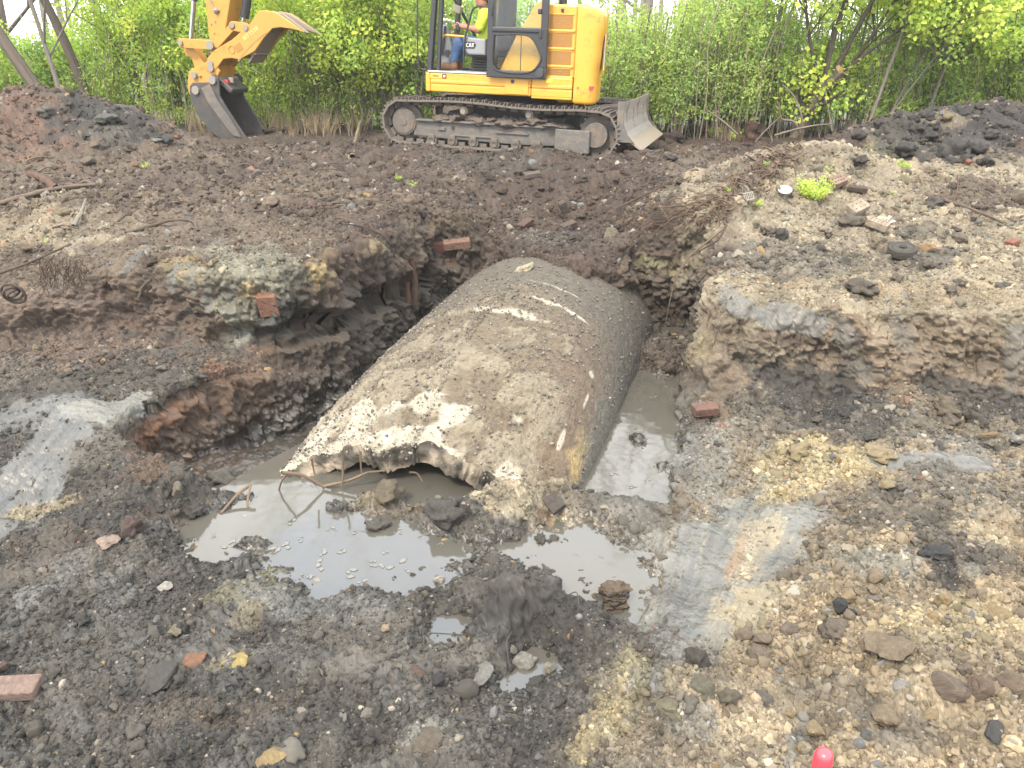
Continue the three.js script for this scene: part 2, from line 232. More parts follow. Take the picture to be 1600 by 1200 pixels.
// right bank: face and top
patch(1410, 560, 220, 6, 0, 60, C.rwall, .85, { z: -5.8, t: .5 }); patch(1240, 500, 60, 6, 4, 22, C.smear, .8, { z: -5.9, s: .8, r: .4, t: .4, n: .35 }); patch(1155, 480, 20, 14, 12, -12, C.smear, .7, { z: -5.9, s: .7, r: .4, t: .4 }); patch(1330, 540, 14, 44, 18, -4, C.smear, .6, { z: -5.8, s: .7, k: 1, t: .4 }); patch(1415, 530, 10, 34, 15, -2, C.smear, .55, { z: -5.8, s: .7, k: 1, t: .4 }); patch(1580, 560, 12, -46, 14, 4, C.smear, .6, { z: -5.7, s: .7, k: 1, t: .4 });
patch(1240, 535, 60, 8, -2, 9, C.brownd, .8, { z: -5.8, t: .4 }); patch(1260, 605, 130, 12, -4, 28, C.kwall, .85, { z: -5.75, t: .4 }); patch(1500, 610, 120, 18, -4, 20, C.kwall, .8, { z: -5.65, t: .4 }); patch(1240, 560, 50, 8, -2, 5, C.pale, .5, { z: -5.8, t: .3 }); patch(1115, 560, 36, 10, -4, 70, C.rwall, .8, { z: -5.9, t: .5, s: .6 });
patch(1092, 500, 6, -50, 10, 14, C.moss, .35, { z: -6.1, t: .4 });
patch(1400, 455, 230, 10, -20, 20, C.tan, .75); patch(1550, 430, 70, 10, -10, 26, C.tanl, .5); patch(1220, 410, 100, 10, -10, 34, C.mudl, .75); patch(1340, 400, 110, 10, -10, 26, C.mud, .5); patch(1450, 400, 60, 6, -6, 16, C.kwall, .7); patch(1440, 365, 40, 6, -4, 12, C.black, .6); patch(1290, 300, 120, 10, -20, 46, C.litter, .8); patch(1200, 330, 50, 10, -10, 30, C.litter, .6); patch(1540, 300, 80, 10, -10, 34, C.brownd, .75); patch(1440, 270, 30, 6, -6, 24, C.tan, .5); patch(1390, 245, 40, 4, -4, 9, C.moss, .5); patch(1160, 265, 60, -14, 20, 20, C.brownd, .6);
patch(1480, 210, 130, 10, -10, 40, C.kwall, .75); patch(1540, 180, 90, 6, -6, 30, C.black, .6); patch(1400, 200, 60, 10, -10, 16, C.black, .5); patch(1470, 185, 40, 4, -4, 12, C.tan, .45); patch(1250, 240, 60, -6, 6, 10, C.brown, .7);
// trench floors and end walls: dark soil, shade also put into its colour
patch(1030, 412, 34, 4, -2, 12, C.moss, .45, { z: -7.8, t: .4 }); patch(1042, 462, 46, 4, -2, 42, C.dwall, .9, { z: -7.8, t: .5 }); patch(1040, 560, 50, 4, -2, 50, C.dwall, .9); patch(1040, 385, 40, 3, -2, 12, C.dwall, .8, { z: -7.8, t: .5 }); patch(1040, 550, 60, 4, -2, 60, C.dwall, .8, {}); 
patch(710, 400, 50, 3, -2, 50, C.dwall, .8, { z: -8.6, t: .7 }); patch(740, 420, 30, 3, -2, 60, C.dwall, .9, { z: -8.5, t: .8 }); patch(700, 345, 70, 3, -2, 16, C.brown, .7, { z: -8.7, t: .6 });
// back slope
patch(880, 320, 130, 10, -10, 60, C.brownd, .75); patch(760, 250, 120, 6, -6, 22, C.mud, .6); patch(1000, 280, 100, -20, 20, 26, C.brownd, .7); patch(860, 370, 60, 6, -6, 18, C.mud, .6); patch(940, 375, 40, 6, -6, 14, C.dwall, .6); patch(1080, 245, 60, -6, 6, 10, C.brown, .7);
// left bank: top
patch(120, 360, 130, -10, 10, 30, C.litter, .85); patch(50, 350, 70, -6, 6, 26, C.tan, .7); patch(260, 345, 120, -6, 6, 26, C.brown, .55); patch(430, 310, 120, -6, 6, 34, C.brown, .8); patch(500, 330, 70, 10, 10, 30, C.brownd, .7); patch(330, 270, 120, -6, 6, 24, C.brownd, .7); patch(130, 290, 160, -12, 6, 12, C.brownd, .75); patch(90, 305, 80, -14, 6, 5, C.litter, .6); patch(600, 280, 90, 10, -10, 30, C.brownd, .8); patch(540, 220, 120, 4, -4, 12, C.brownd, .7); patch(280, 390, 90, 4, -4, 6, C.litter, .4);
patch(60, 210, 80, 10, 0, 50, C.redb, .85); patch(30, 150, 40, 10, 0, 20, C.redb, .8); patch(170, 190, 90, 10, 0, 40, C.kwall, .85); patch(130, 160, 40, 4, 0, 20, C.black, .75); patch(170, 205, 40, 8, 0, 18, C.mudl, .5); patch(270, 200, 50, 14, 0, 26, C.brown, .7); patch(100, 250, 40, 6, 0, 14, C.brown, .7); patch(20, 290, 30, 4, 0, 30, C.brown, .6);
// left bank: faces
patch(130, 500, 190, 4, 0, 50, C.bwall, .95, { z: -6.3, t: .7 }); patch(80, 500, 18, 2, 0, 40, C.dwall, .6, { z: -6.3, t: .5, k: 1 }); patch(220, 480, 14, 2, 0, 40, C.dwall, .55, { z: -6.3, t: .5, k: 1 }); patch(300, 430, 70, 6, 6, 16, C.yelw, .35, { z: -6.4, t: .6 }); patch(390, 430, 110, 6, 0, 32, C.gwall, .85, { z: -6.4, t: .7 }); patch(400, 470, 80, 8, 0, 46, C.gwall, .8, { z: -6.35, t: .6 }); patch(180, 393, 70, -4, 2, 10, C.smear, .85, { z: -6.4, s: .8, t: .6, r: .45 }); patch(300, 402, 60, 3, 2, 10, C.smear, .6, { z: -6.4, s: .7, t: .6, r: .45 });
for (const [x, y, l] of [[190, 420, 24], [270, 440, 26], [305, 440, 20], [330, 460, 24], [360, 470, 28], [405, 490, 30]]) patch(x, y, 3, l, 9, -1, C.smear, .6, { z: -6.38, s: .5, t: .6, k: 1, n: .3 });
patch(488, 440, 8, 40, 18, -6, C.yelw, .75, { z: -6.3, t: .7, k: 1, n: .35 }); patch(395, 455, 18, 4, -2, 14, C.yelw, .45, { z: -6.4, t: .6 }); patch(440, 500, 60, -10, 8, 30, C.kwall, .85, { z: -6.3, t: .6 }); patch(420, 530, 40, -4, 4, 18, C.black, .7, { z: -6.3, t: .6 }); patch(375, 527, 14, 3, -2, 8, C.pale, .9, { z: -6.3, t: .6, n: .3 }); patch(370, 495, 30, 14, -10, 24, C.gwall, .7, { z: -6.35, t: .6 }); patch(270, 545, 60, 4, 0, 10, C.kwall, .7, { z: -6.2, t: .5 }); patch(190, 512, 26, 5, -2, 9, C.rust, .7, { z: -6.2, t: .5 }); patch(320, 515, 40, 6, -2, 16, C.rust, .45, { z: -6.2, t: .5 }); patch(335, 575, 18, 8, -8, 14, C.orange, .75, { t: .5 });
patch(560, 440, 60, -20, 10, 60, C.dwall, .7, { z: -6.9, t: .9 }); patch(560, 400, 14, 30, 10, -3, C.yelw, .25, { z: -6.9, t: .7, k: 1 }); patch(560, 490, 60, -8, 6, 22, C.kwall, .7, { z: -6.8, t: .7 });
patch(540, 370, 40, -20, 16, 34, C.brownd, .85, { z: -7.0, t: .9 }); patch(620, 330, 60, -14, 16, 34, C.brownd, .85, { z: -7.9, t: .9 });
patch(330, 650, 110, -40, 20, 60, C.dwall, .85, { z: -5.6, t: 1.2 }); patch(300, 655, 70, -24, 14, 50, C.rust, .55, { z: -5.4, t: 1 }); patch(255, 650, 40, -22, 8, 18, C.orange, .6, { z: -5.3, t: .6 }); patch(395, 630, 14, -8, 4, 18, C.rust, .7, { z: -5.9, t: .6 }); patch(350, 600, 40, -14, 8, 16, C.rust, .5, { z: -5.8, t: .6 }); patch(430, 600, 60, -30, 16, 40, C.rust, .4, { z: -5.9, t: .8 }); patch(520, 560, 90, -30, 20, 36, C.dwall, .7, { z: -6.5, t: .8 });

// signs: weight of every patch at a point
function soil(x, y, z, k, col, res) {
  // ground colours before the patches
  const n1 = fbm(x * .9, y, z * .9, 3), n2 = noise(x * 3.1, y * 3.1 + 5, z * 3.1);
  let c;
  const high = ss(.3, .7, k);
  const e = ss(.1, .95, x + (z + 2.3) * .32 + n1 * .5);
  c = [lerp(C.mud[0], C.tan[0], e), lerp(C.mud[1], C.tan[1], e), lerp(C.mud[2], C.tan[2], e)];
  const up = ss(-4.6, -5.3, z + n2 * .2) * .7; for (let i = 0; i < 3; i++) c[i] = lerp(c[i], x > 0 ? C.mudl[i] : lerp(C.mudl[i], C.brown[i], .4), up);
  const dk = ss(.02, .35, n2 + n1) * .45; for (let i = 0; i < 3; i++) c[i] = lerp(c[i], x > .4 ? C.mudl[i] : C.black[i], dk);
  const wl = ss(-.1, -1.3, x + n1), wr = ss(1.3, 2.3, x + n1 + n2 * .3) * ss(-10.6, -9.4, z + n1 * .6), wt = ss(-9.6, -11, z + n1 * .5); for (let i = 0; i < 3; i++) { let hc = lerp(C.brownd[i], C.brown[i], wl * (1 - .6 * wt)); hc = lerp(hc, C.litter[i], wr); hc *= 1 + .25 * n2; c[i] = lerp(c[i], hc, high); }
  let smooth = 0, gloss = 1, groove = 0;
  for (const p of PATCH) {
    const dx = x - p.c.x, dy = y - p.c.y, dz = z - p.c.z; if (dx * dx + dy * dy + dz * dz > p.R * p.R * 2.6 + p.th * p.th) continue;
    const da = dx * p.A.x + dy * p.A.y + dz * p.A.z, db = dx * p.B.x + dy * p.B.y + dz * p.B.z, D = p.aa * p.bb - p.ab * p.ab;
    const u = (da * p.bb - db * p.ab) / D, v = (db * p.aa - da * p.ab) / D, w = (dx * p.n.x + dy * p.n.y + dz * p.n.z) / p.th;
    const q = Math.sqrt(u * u + v * v + w * w * .6); if (q > 1.6) continue;
    let nz = p.nz * (fbm(x * 4.5 + p.R * 31, y * 4.5, z * 4.5, 3) * 1.1 + .25 * noise(x * 26, y * 26, z * 26));
    const La = Math.sqrt(p.aa), Lb = Math.sqrt(p.bb);
    let st = 0; if (p.k) { st = noise(v * Lb * 28 + 9, u * La * 1.6, p.R * 17); nz += .35 * st + .2 * noise(v * Lb * 70, u * La * 3, 5); }
    nz += .22 * noise(x * 55, y * 55, z * 55); const wt = p.str * ss(1.06, .84, q + nz);
    if (wt <= 0) continue;
    const f = 1 + (p.k ? .4 * st + .3 * noise(v * Lb * 95, u * La * 4, 3) : 0);
    for (let i = 0; i < 3; i++) c[i] = lerp(c[i], p.col[i] * f, wt);
    smooth = lerp(smooth, p.s, wt); if (p.k) groove = lerp(groove, st + .6 * noise(v * Lb * 95, u * La * 4, 3), wt); if (p.r) gloss = lerp(gloss, p.r, wt); else gloss = lerp(gloss, 1, wt);
  }
  res.smooth = smooth; res.gloss = gloss; res.groove = groove; col[0] = c[0]; col[1] = c[1]; col[2] = c[2];
}
const hash = (i, j) => { let h = Math.imul(i + 7, 374761393) ^ Math.imul(j + 3, 668265263); h = Math.imul(h ^ (h >>> 13), 1274126177); return ((h ^ (h >>> 16)) >>> 0) / 4294967296; };

// relief of the soil at a point and the grain of its colour
function relief(x, y, z, w, res, k) {
  const rough = 1 - .95 * res.smooth, under = y < .0 && w < .1 ? .55 : 1;
  const n1 = fbm(x * 3.6, y * 3.6, z * 3.6, 2), n2 = Math.abs(noise(x * 10.5, y * 10.5, z * 10.5)), n3 = Math.abs(noise(x * 24 + 3, y * 24, z * 24)), n4 = noise(x * 60, y * 60, z * 60);
  let h = rough * under * ((.06 + .08 * w) * n1 + (.04 + .05 * w) * (n2 - .25) + (.014 + .02 * w) * (n3 - .25) + .003 * n4) + .02 * n1 * (1 - rough);
  cell(x * 13, y * 13, z * 13); h += rough * under * .034 * (Math.min(CELL[1] - CELL[0], .42) - .2) * (1 + 1.3 * w); cell(x * 30 + 7, y * 30, z * 30); h += rough * under * .017 * (.45 - CELL[0]); h += (res.groove || 0) * .007;
  // seams in the cut faces: stiff layers stand proud, the soft ones have fallen away
  if (w > .1) { const l = y + .06 * n1; h += w * (.035 * noise(x * 1.4, l * 9, z * 1.4) - (x < -.9 && x > -2.6 ? .3 * ss(.62, .5, l) * ss(.3, .4, l) : 0)); }
  const hs = hash(k, 1), sp = hs > .985 ? 1.9 : hs > .95 ? 1.4 : hs < .06 ? .62 : 1, g = sp *  (1 + .3 * n4 + .35 * n1) * (.86 + .28 * hash(k, 2));
  return { h, f: lerp(g, 1 + .2 * n1 + .1 * (hash(k, 2) - .5), res.smooth * .8), warm: .06 * noise(x * 7, y * 7 + 20, z * 7) };
}

// ---------------------------------------------------------------- the ground: one sheet from the photographer's feet to the horizon
const LAND = { pos: null, nor: null, col: null, wall: null, smooth: null, nx: 0, nz: 0 };
{
  const step = d => d < 0 ? .5 : d < 1.9 ? .09 : d < 4 ? .0088 : d < 5.3 ? .010 : d < 7.0 ? .0072 : d < 9 ? .014 : d < 14 ? .034 : (d - 13.4) * .12;
  const rows = []; for (let d = -6; d < 1500; d += step(d)) rows.push(d);
  const half = 1000, cols = []; // columns: fine where the photograph looks, coarser to the sides
  const N1 = 880; for (let i = 0; i <= N1; i++) cols.push((i / N1 - .5) * 2 * 1.0); const side = [1.05, 1.13, 1.25, 1.45, 1.8, 2.4, 3.6, 7, 20, 60, 200];
  const U = [...side.map(v => -v).reverse(), ...cols, ...side];
  const nx = U.length, nz = rows.length, pos = new Float32Array(nx * nz * 3), col = new Float32Array(nx * nz * 3), uv = new Float32Array(nx * nz * 2), uv1 = new Float32Array(nx * nz * 2);
  const wall = new Float32Array(nx * nz), sm = new Float32Array(nx * nz), info = {}, base = new Float32Array(nx * nz);
  const wd = d => d < 1 ? 1.6 : .72 * (d * CP + .9) + .1;
  for (let j = 0; j < nz; j++) { const d = rows[j], w = wd(d) ; for (let i = 0; i < nx; i++) { const k = j * nx + i, x = U[i] * w, z = -d; const y = height(x, z, info); pos[k * 3] = x; pos[k * 3 + 1] = y; pos[k * 3 + 2] = z; wall[k] = Math.max(info.wall, z < -4.9 && x < -1 ? ss(.12, 0, Math.abs(info.dp)) * .35 : 0); base[k] = info.k; } }
  const idx = new Uint32Array((nx - 1) * (nz - 1) * 6); let q = 0;
  for (let j = 0; j < nz - 1; j++) for (let i = 0; i < nx - 1; i++) { const a = j * nx + i, b = a + 1, c = a + nx, e = c + 1; idx[q++] = a; idx[q++] = b; idx[q++] = c; idx[q++] = b; idx[q++] = e; idx[q++] = c; }
  const g = new THREE.BufferGeometry(); g.setAttribute('position', new THREE.BufferAttribute(pos, 3)); g.setIndex(new THREE.BufferAttribute(idx, 1)); g.computeVertexNormals();
  const nor = g.attributes.normal.array, cc = [0, 0, 0], res = {};
  for (let k = 0; k < nx * nz; k++) {
    const x = pos[k * 3], y = pos[k * 3 + 1], z = pos[k * 3 + 2], d = -z, w = wall[k];
    if (d > 16 || d < 1.5 || Math.abs(x) > 14) { const f = d > 16 ? ss(16, 22, d) : 0; const b = C.brownd; col[k * 3] = lerp(b[0], .05, f); col[k * 3 + 1] = lerp(b[1], .075, f); col[k * 3 + 2] = lerp(b[2], .025, f); uv[k * 2] = x; uv[k * 2 + 1] = z; continue; }
    soil(x, y, z, base[k], cc, res);
    const rough = 1 - .95 * res.smooth, under = y < .0 && w < .1 ? .55 : 1;
    const { h, f: sf, warm } = relief(x, y, z, w, res, k);
    const hh = h - .035 * ss(.25, .5, w); pos[k * 3] += nor[k * 3] * hh; pos[k * 3 + 1] += nor[k * 3 + 1] * hh; pos[k * 3 + 2] += nor[k * 3 + 2] * hh;
    sm[k] = res.smooth;
    col[k * 3] = clamp(cc[0] * sf * (1 + warm), .006, .6); col[k * 3 + 1] = clamp(cc[1] * sf, .006, .6); col[k * 3 + 2] = clamp(cc[2] * sf * (1 - warm), .006, .6);
    uv[k * 2] = x + .7 * y; uv[k * 2 + 1] = z + .7 * y;
  }
  for (let k = 0; k < nx * nz; k++) { uv1[k * 2] = (pos[k * 3] + 5) / 10; uv1[k * 2 + 1] = (-pos[k * 3 + 2] - 1) / 8; }
  g.setAttribute('color', new THREE.BufferAttribute(col, 3)); g.setAttribute('uv', new THREE.BufferAttribute(uv, 2)); g.setAttribute('uv1', new THREE.BufferAttribute(uv1, 2));
  g.computeVertexNormals();
  // how wet and polished the soil is, in plan
  const NR = 640, rd = new Uint8Array(NR * NR * 4), o = {};
  for (let j = 0; j < NR; j++) for (let i = 0; i < NR; i++) {
    const x = (i + .5) / NR * 10 - 5, z = -((j + .5) / NR * 8 + 1), y = height(x, z, info); soil(x, y, z, info.k, cc, o);
    const wet = ss(.07, -.0, y) * (info.k < .1 ? 1 : 0), lowl = ss(.22, .05, y) * (x < .9 ? 1 : .3) * (info.k < .1 ? 1 : 0);
    let r = lerp(.9, .62, lowl * ss(-.2, .3, fbm(x * 3, 2, z * 3, 2))); r = lerp(r, .28, wet * .8); r = Math.min(r, o.gloss < .99 ? lerp(.9, o.gloss, 1) : 1) + .16 * noise(x * 20, 3, z * 20);
    const v = clamp(r, .2, 1) * 255, p = (j * NR + i) * 4; rd[p] = rd[p + 1] = rd[p + 2] = v; rd[p + 3] = 255;
  }
  const rt = new THREE.DataTexture(rd, NR, NR); rt.magFilter = rt.minFilter = THREE.LinearFilter; rt.channel = 1; rt.wrapS = rt.wrapT = THREE.ClampToEdgeWrapping; rt.needsUpdate = true;
  const bt = grainTex.clone(); bt.repeat.set(1.2, 1.2); bt.needsUpdate = true;
  const m = new THREE.MeshStandardMaterial({ vertexColors: true, roughness: 1, roughnessMap: rt, bumpMap: bt, bumpScale: .012 });
  const ground = new THREE.Mesh(g, m); top(ground, 'ground', 'dug over earth with banks, trenches, mounds and scraped clay', null, null, 'structure');
  // the cut faces of the banks and of the pit, with their own fine mesh
  const strip = (poly, reach, rowsN, name, label) => {
    const L = [0]; for (let i = 1; i < poly.length; i++) L.push(L[i - 1] + Math.hypot(poly[i][0] - poly[i - 1][0], poly[i][1] - poly[i - 1][1]));
    const at = s => { let i = 1; while (i < poly.length - 1 && s > L[i]) i++; const t = clamp((s - L[i - 1]) / (L[i] - L[i - 1])); return [lerp(poly[i - 1][0], poly[i][0], t), lerp(poly[i - 1][1], poly[i][1], t), lerp(poly[i - 1][2] ?? .1, poly[i][2] ?? .1, t)]; };
    const len = L[L.length - 1], NU = Math.round(len / .0095), NV = rowsN, P = new Float32Array((NU + 1) * (NV + 1) * 3), K = new Float32Array((NU + 1) * (NV + 1)), W = new Float32Array((NU + 1) * (NV + 1));
    for (let i = 0; i <= NU; i++) {
      const s = i / NU * len, c = at(s), a = at(Math.max(0, s - .2)), b = at(Math.min(len, s + .2)), l = Math.hypot(b[0] - a[0], b[1] - a[1]), nx_ = (b[1] - a[1]) / -l, nz_ = (b[0] - a[0]) / l, R = c[2] + reach;
      const pts = [], N = 56; let arc = [0];
      for (let q2 = 0; q2 <= N; q2++) { const e = lerp(R, -R, q2 / N), x = c[0] + nx_ * e, z = c[1] + nz_ * e, y = height(x, z, info); pts.push([x, y, z, info.k, Math.max(info.wall, ss(.25, 0, Math.abs(info.dp)) * .5)]); if (q2) arc.push(arc[q2 - 1] + Math.hypot(pts[q2][0] - pts[q2 - 1][0], y - pts[q2 - 1][1], z - pts[q2 - 1][2])); }
      let q2 = 1; for (let j = 0; j <= NV; j++) { const t = j / NV * arc[N]; while (q2 < N && arc[q2] < t) q2++; const f = (t - arc[q2 - 1]) / (arc[q2] - arc[q2 - 1] + 1e-9), k = i * (NV + 1) + j, A = pts[q2 - 1], B = pts[q2]; for (let m2 = 0; m2 < 3; m2++) P[k * 3 + m2] = lerp(A[m2], B[m2], f); K[k] = lerp(A[3], B[3], f); W[k] = lerp(A[4], B[4], f); }
    }
    const ix = []; for (let i = 0; i < NU; i++) for (let j = 0; j < NV; j++) { const a = i * (NV + 1) + j, b = a + 1, c = a + NV + 1, e = c + 1; ix.push(a, c, b, b, c, e); }
    const sg = new THREE.BufferGeometry(); sg.setAttribute('position', new THREE.BufferAttribute(P, 3)); sg.setIndex(ix); sg.computeVertexNormals();
    const sn = sg.attributes.normal.array, sc = new Float32Array(P.length), su = [], su1 = [];
    for (let k = 0; k < K.length; k++) {
      const x = P[k * 3], y = P[k * 3 + 1], z = P[k * 3 + 2], j = k % (NV + 1), i = (k - j) / (NV + 1); soil(x, y, z, K[k], cc, res); const { h, f, warm } = relief(x, y, z, W[k], res, k + 77);
      const edge = Math.min(ss(0, 9, j), ss(NV, NV - 9, j), ss(0, 12, i), ss(NU, NU - 12, i)), hh = h - .06 + edge * (.068 + .03 * (1 - res.smooth) * (Math.abs(noise(x * 15, y * 15, z * 15)) + .5 * Math.abs(noise(x * 34, y * 34, z * 34)) - .3));
      for (let m2 = 0; m2 < 3; m2++) P[k * 3 + m2] += sn[k * 3 + m2] * hh;
      sc[k * 3] = clamp(cc[0] * f * (1 + warm), .006, .6); sc[k * 3 + 1] = clamp(cc[1] * f, .006, .6); sc[k * 3 + 2] = clamp(cc[2] * f * (1 - warm), .006, .6); su.push(x + .7 * y, z + .7 * y); su1.push((x + 5) / 10, (-z - 1) / 8);
    }
    sg.setAttribute('color', new THREE.BufferAttribute(sc, 3)); sg.setAttribute('uv', new THREE.Float32BufferAttribute(su, 2)); sg.setAttribute('uv1', new THREE.Float32BufferAttribute(su1, 2)); sg.computeVertexNormals();
    top(new THREE.Mesh(sg, m), name, label, null, null, 'structure');
  };
  strip(EDGE.slice(1, -1), .07, 96, 'cut_bank', 'cut faces of the earth banks in layers of brown, grey and yellow soil');
  strip(PIT.slice(0, 7).map(p => [...p, .1]), .06, 50, 'pit_wall', 'low rust brown wall of the pit left of the pipe');
  strip(PIT.slice(11, 15).map(p => [...p, .1]).reverse().reverse(), .06, 40, 'trench_wall', 'low muddy right side of the trench beside the pipe');
  Object.assign(LAND, { pos, nor: g.attributes.normal.array, col, wall, sm, nx, nz, rows, k: base });
}
// ---------------------------------------------------------------- water
{
  const ripple = tex(256, (u, v) => .5 + .5 * (noise(u * 5, v * 5, 1.3, 5) * .7 + .3 * noise(u * 14, v * 14, 7, 14)));
  const water = (pts, name, label) => {
    const s = new THREE.Shape(pts.map(p => new THREE.Vector2(p[0], -p[1]))), g = new THREE.ShapeGeometry(s); g.rotateX(-Math.PI / 2);
    const m = new THREE.MeshPhysicalMaterial({ roughness: .06, ior: 1.5, clearcoat: .25, clearcoatRoughness: .05, bumpMap: ripple, bumpScale: .003 }); m.color.setRGB(.068, .064, .053);
    const w = new THREE.Mesh(g, m); top(w, name, label, null, null, 'structure'); return w;
  };
  const w1 = water([[-2.35, -4.2], [-2.35, -3.3], [1.15, -3.0], [1.15, -4.3], [1.75, -6.5], [1.85, -7.4], [1.3, -7.4], [.6, -5.2], [-.4, -5.6], [-1.5, -5.4], [-1.95, -4.7]], 'puddle', 'murky puddle in front of the broken pipe, reaching into the trench on its right'); w1.position.y = 0;
  const w2 = water([[-.25, -2.35], [.35, -2.35], [.35, -3.2], [-.45, -3.2]], 'small_puddle', 'small narrow puddle beside the pale slab in the front mud'); w2.position.y = -.004;
}
// ---------------------------------------------------------------- the concrete pipe
const PAX = V(.295, 0, -.955), PRT = V(.955, 0, .295), P0 = V(-.67, 0, -4.56);
const CR = [[-.4, .2], [-.05, .245], [.2, .34], [.45, .47], [.7, .59], [1.1, .68], [1.5, .745], [2, .79], [2.6, .82], [3.05, .86], [3.5, .86], [4.4, .6], [6, .4]];
const crown = s => { let i = 0; while (i < CR.length - 2 && s > CR[i + 1][0]) i++; return lerp(CR[i][1], CR[i + 1][1], clamp((s - CR[i][0]) / (CR[i + 1][0] - CR[i][0]))); };
const PW = s => 1.1 + .02 * s;
// a point of the outer skin: distance along, angle (0 right base, pi left base), offset outwards
function pipeAt(s, a, off = 0) {
  const right = Math.cos(a) > 0, e = right ? lerp(.62, .95, ss(.8, 3, s)) : 1.42, cx = Math.sign(Math.cos(a)) * Math.abs(Math.cos(a)) ** e, cy = Math.abs(Math.sin(a)) ** (right ? lerp(.8, 1, ss(.8, 3, s)) : .95);
  const x = (PW(s) + off) * cx, y = -.14 + (crown(s) * (right ? 1 - .5 * ss(.55, -.15, s) * ss(.1, .55, Math.cos(a)) : 1) + .14 + off) * cy;
  return V(P0.x + PAX.x * s + PRT.x * x, y, P0.z + PAX.z * s + PRT.z * x);
}
const rimAt = a => { const f = a / Math.PI; return -.02 + .12 * noise(f * 9, 3, 1) + .07 * noise(f * 25, 5, 1) + .035 * noise(f * 63, 2, 1) + .02 * noise(f * 140, 8, 1) + (f > .3 && f < .84 ? .1 * Math.sin((f - .3) / .54 * Math.PI) : 0) - .2 * ss(.36, .12, f) + -.2 * ss(.8, .95, f); };
{
  const NSo = 560, NAo = 420, len = 4.4, th = .17;
  const build = (inner) => {
    const NS = inner ? 120 : NSo, NA = NAo;
    const pos = [], col = [], uv = [], idx = [], cc = [];
    const K_ = { light: ph(178, 164, 144, 2.8), tan: ph(146, 132, 113, 2.8), brown: ph(122, 104, 88, 2.2), dark: ph(104, 98, 90, 2.2), conc: ph(120, 116, 108, 2.0), yellow: ph(178, 152, 100, 1.9), white: ph(226, 216, 200, 2.6), inn: ph(140, 124, 98, 1.3) };
    const K = Object.fromEntries(Object.entries(K_).map(([k, v]) => [k, v]));
    for (let i = 0; i <= NS; i++) for (let j = 0; j <= NA; j++) {
      const a = j / NA * Math.PI, f = i / NS, s0 = rimAt(a), s = s0 + (len - s0) * f ** 1.25;
      let p = pipeAt(s, a, inner ? -th : 0);
      const q = pipeAt(s, a, inner ? -th - .1 : .1), nrm = q.sub(p).normalize(), x = p.x, y = p.y, z = p.z;
      const deg = a / Math.PI, n1 = fbm(x * 3, y * 3, z * 3, 3), n2 = noise(x * 12, y * 12, z * 12), n3 = noise(x * 40, y * 40, z * 40);
      let c, h;
      if (!inner) {
        // crumbly lining of earth on the crown, bare scraped skin on the right flank
        const debris = ss(.24, .4, deg + n1 * .12) * ss(2.5, 1.7, s + n1 * .8), frontd = ss(.7, .25, s + n1 * .3) * ss(.12, .3, deg);
const dbr = Math.max(debris, frontd * .8); cell(x * 14, y * 14, z * 14); h = lerp(.25, 1, dbr) * (.03 * n1 + .03 * (Math.abs(n2) - .25) + .028 * (Math.min(CELL[1] - CELL[0], .42) - .2)); cell(x * 32, y * 32, z * 32); h += lerp(.15, 1, dbr) * .016 * (.45 - CELL[0]) + .0015 * n3;
        c = K.brown.slice(); const mix = (k, w) => { for (let t = 0; t < 3; t++) c[t] = lerp(c[t], k[t], clamp(w)); };
        mix(K.dark, ss(1.3, 2.4, s + n1 * .7) * .8); mix(K.tan, debris * .9); mix(K.light, debris * ss(.0, .45, n1 + n2 * .4 + .3 * ss(1.2, .5, s)) * .9);
        mix(K.conc, ss(.19, .11, deg + n1 * .06) * .85); mix(K.yellow, ss(.19, .15, deg + n1 * .05) * ss(.08, .13, deg) * ss(.9, .2, s) * .9); mix(K.dark, ss(.3, .18, deg + n1 * .1) * ss(.9, 1.9, s) * .45);
        mix(K.white, ss(.3, .5, noise(x * 5 + 2, y * 3, z * 5) + .55 * ss(.75, .25, s) * ss(.42, .5, deg) - .2 * ss(.3, .2, deg)) * ss(.75, .5, s) * .85);
        mix(K.white, ss(.74, .84, deg + n1 * .1) * ss(.7, .2, s) * .8);
        for (const [sx, ax, ls, la] of [[1.72, .52, .05, .13], [1.72, .46, .07, .04], [2.05, .38, .04, .1], [2.45, .42, .03, .08], [.45, .235, .1, .012], [.95, .2, .12, .01], [1.3, .22, .05, .012]]) { const u = (s - sx - (deg - ax) * .5) / ls, v = (deg - ax) / la, w = Math.sqrt(u * u + v * v) + n2 * .5 + n1 * .4; mix(K.white, ss(1, .5, w) * .9); }
        mix(K.dark, ss(.25, .6, n1 + n2 * .3) * .5 * (1 - debris * .4));
        const hs = hash(i, j), sp = hs > .98 ? 1.6 : hs < .07 ? .6 : 1; for (let t = 0; t < 3; t++) c[t] *= sp * (1 + .25 * n3 + .2 * n2) * (.88 + .24 * hash(j, i));
      } else { h = .006 * n2; c = K.inn.map(v => v * (1 + .25 * n1 + .15 * n3)); }
      if (s - s0 < .06 && !inner) h -= .03 * Math.abs(n3);
      p.addScaledVector(nrm, h); pos.push(p.x, p.y, p.z); col.push(...c.map(v => clamp(v, .01, .7))); uv.push(s + x * .2, a * 1.1);
    }
    for (let i = 0; i < NS; i++) for (let j = 0; j < NA; j++) { const a = i * (NA + 1) + j, b = a + 1, c = a + NA + 1, e = c + 1; inner ? idx.push(a, b, c, b, e, c) : idx.push(a, c, b, b, c, e); }
    const g = new THREE.BufferGeometry(); g.setAttribute('position', new THREE.Float32BufferAttribute(pos, 3)); g.setAttribute('color', new THREE.Float32BufferAttribute(col, 3)); g.setAttribute('uv', new THREE.Float32BufferAttribute(uv, 2)); g.setIndex(idx); g.computeVertexNormals(); return { g, pos, NA };
  };
  const o = build(false), n = build(true);
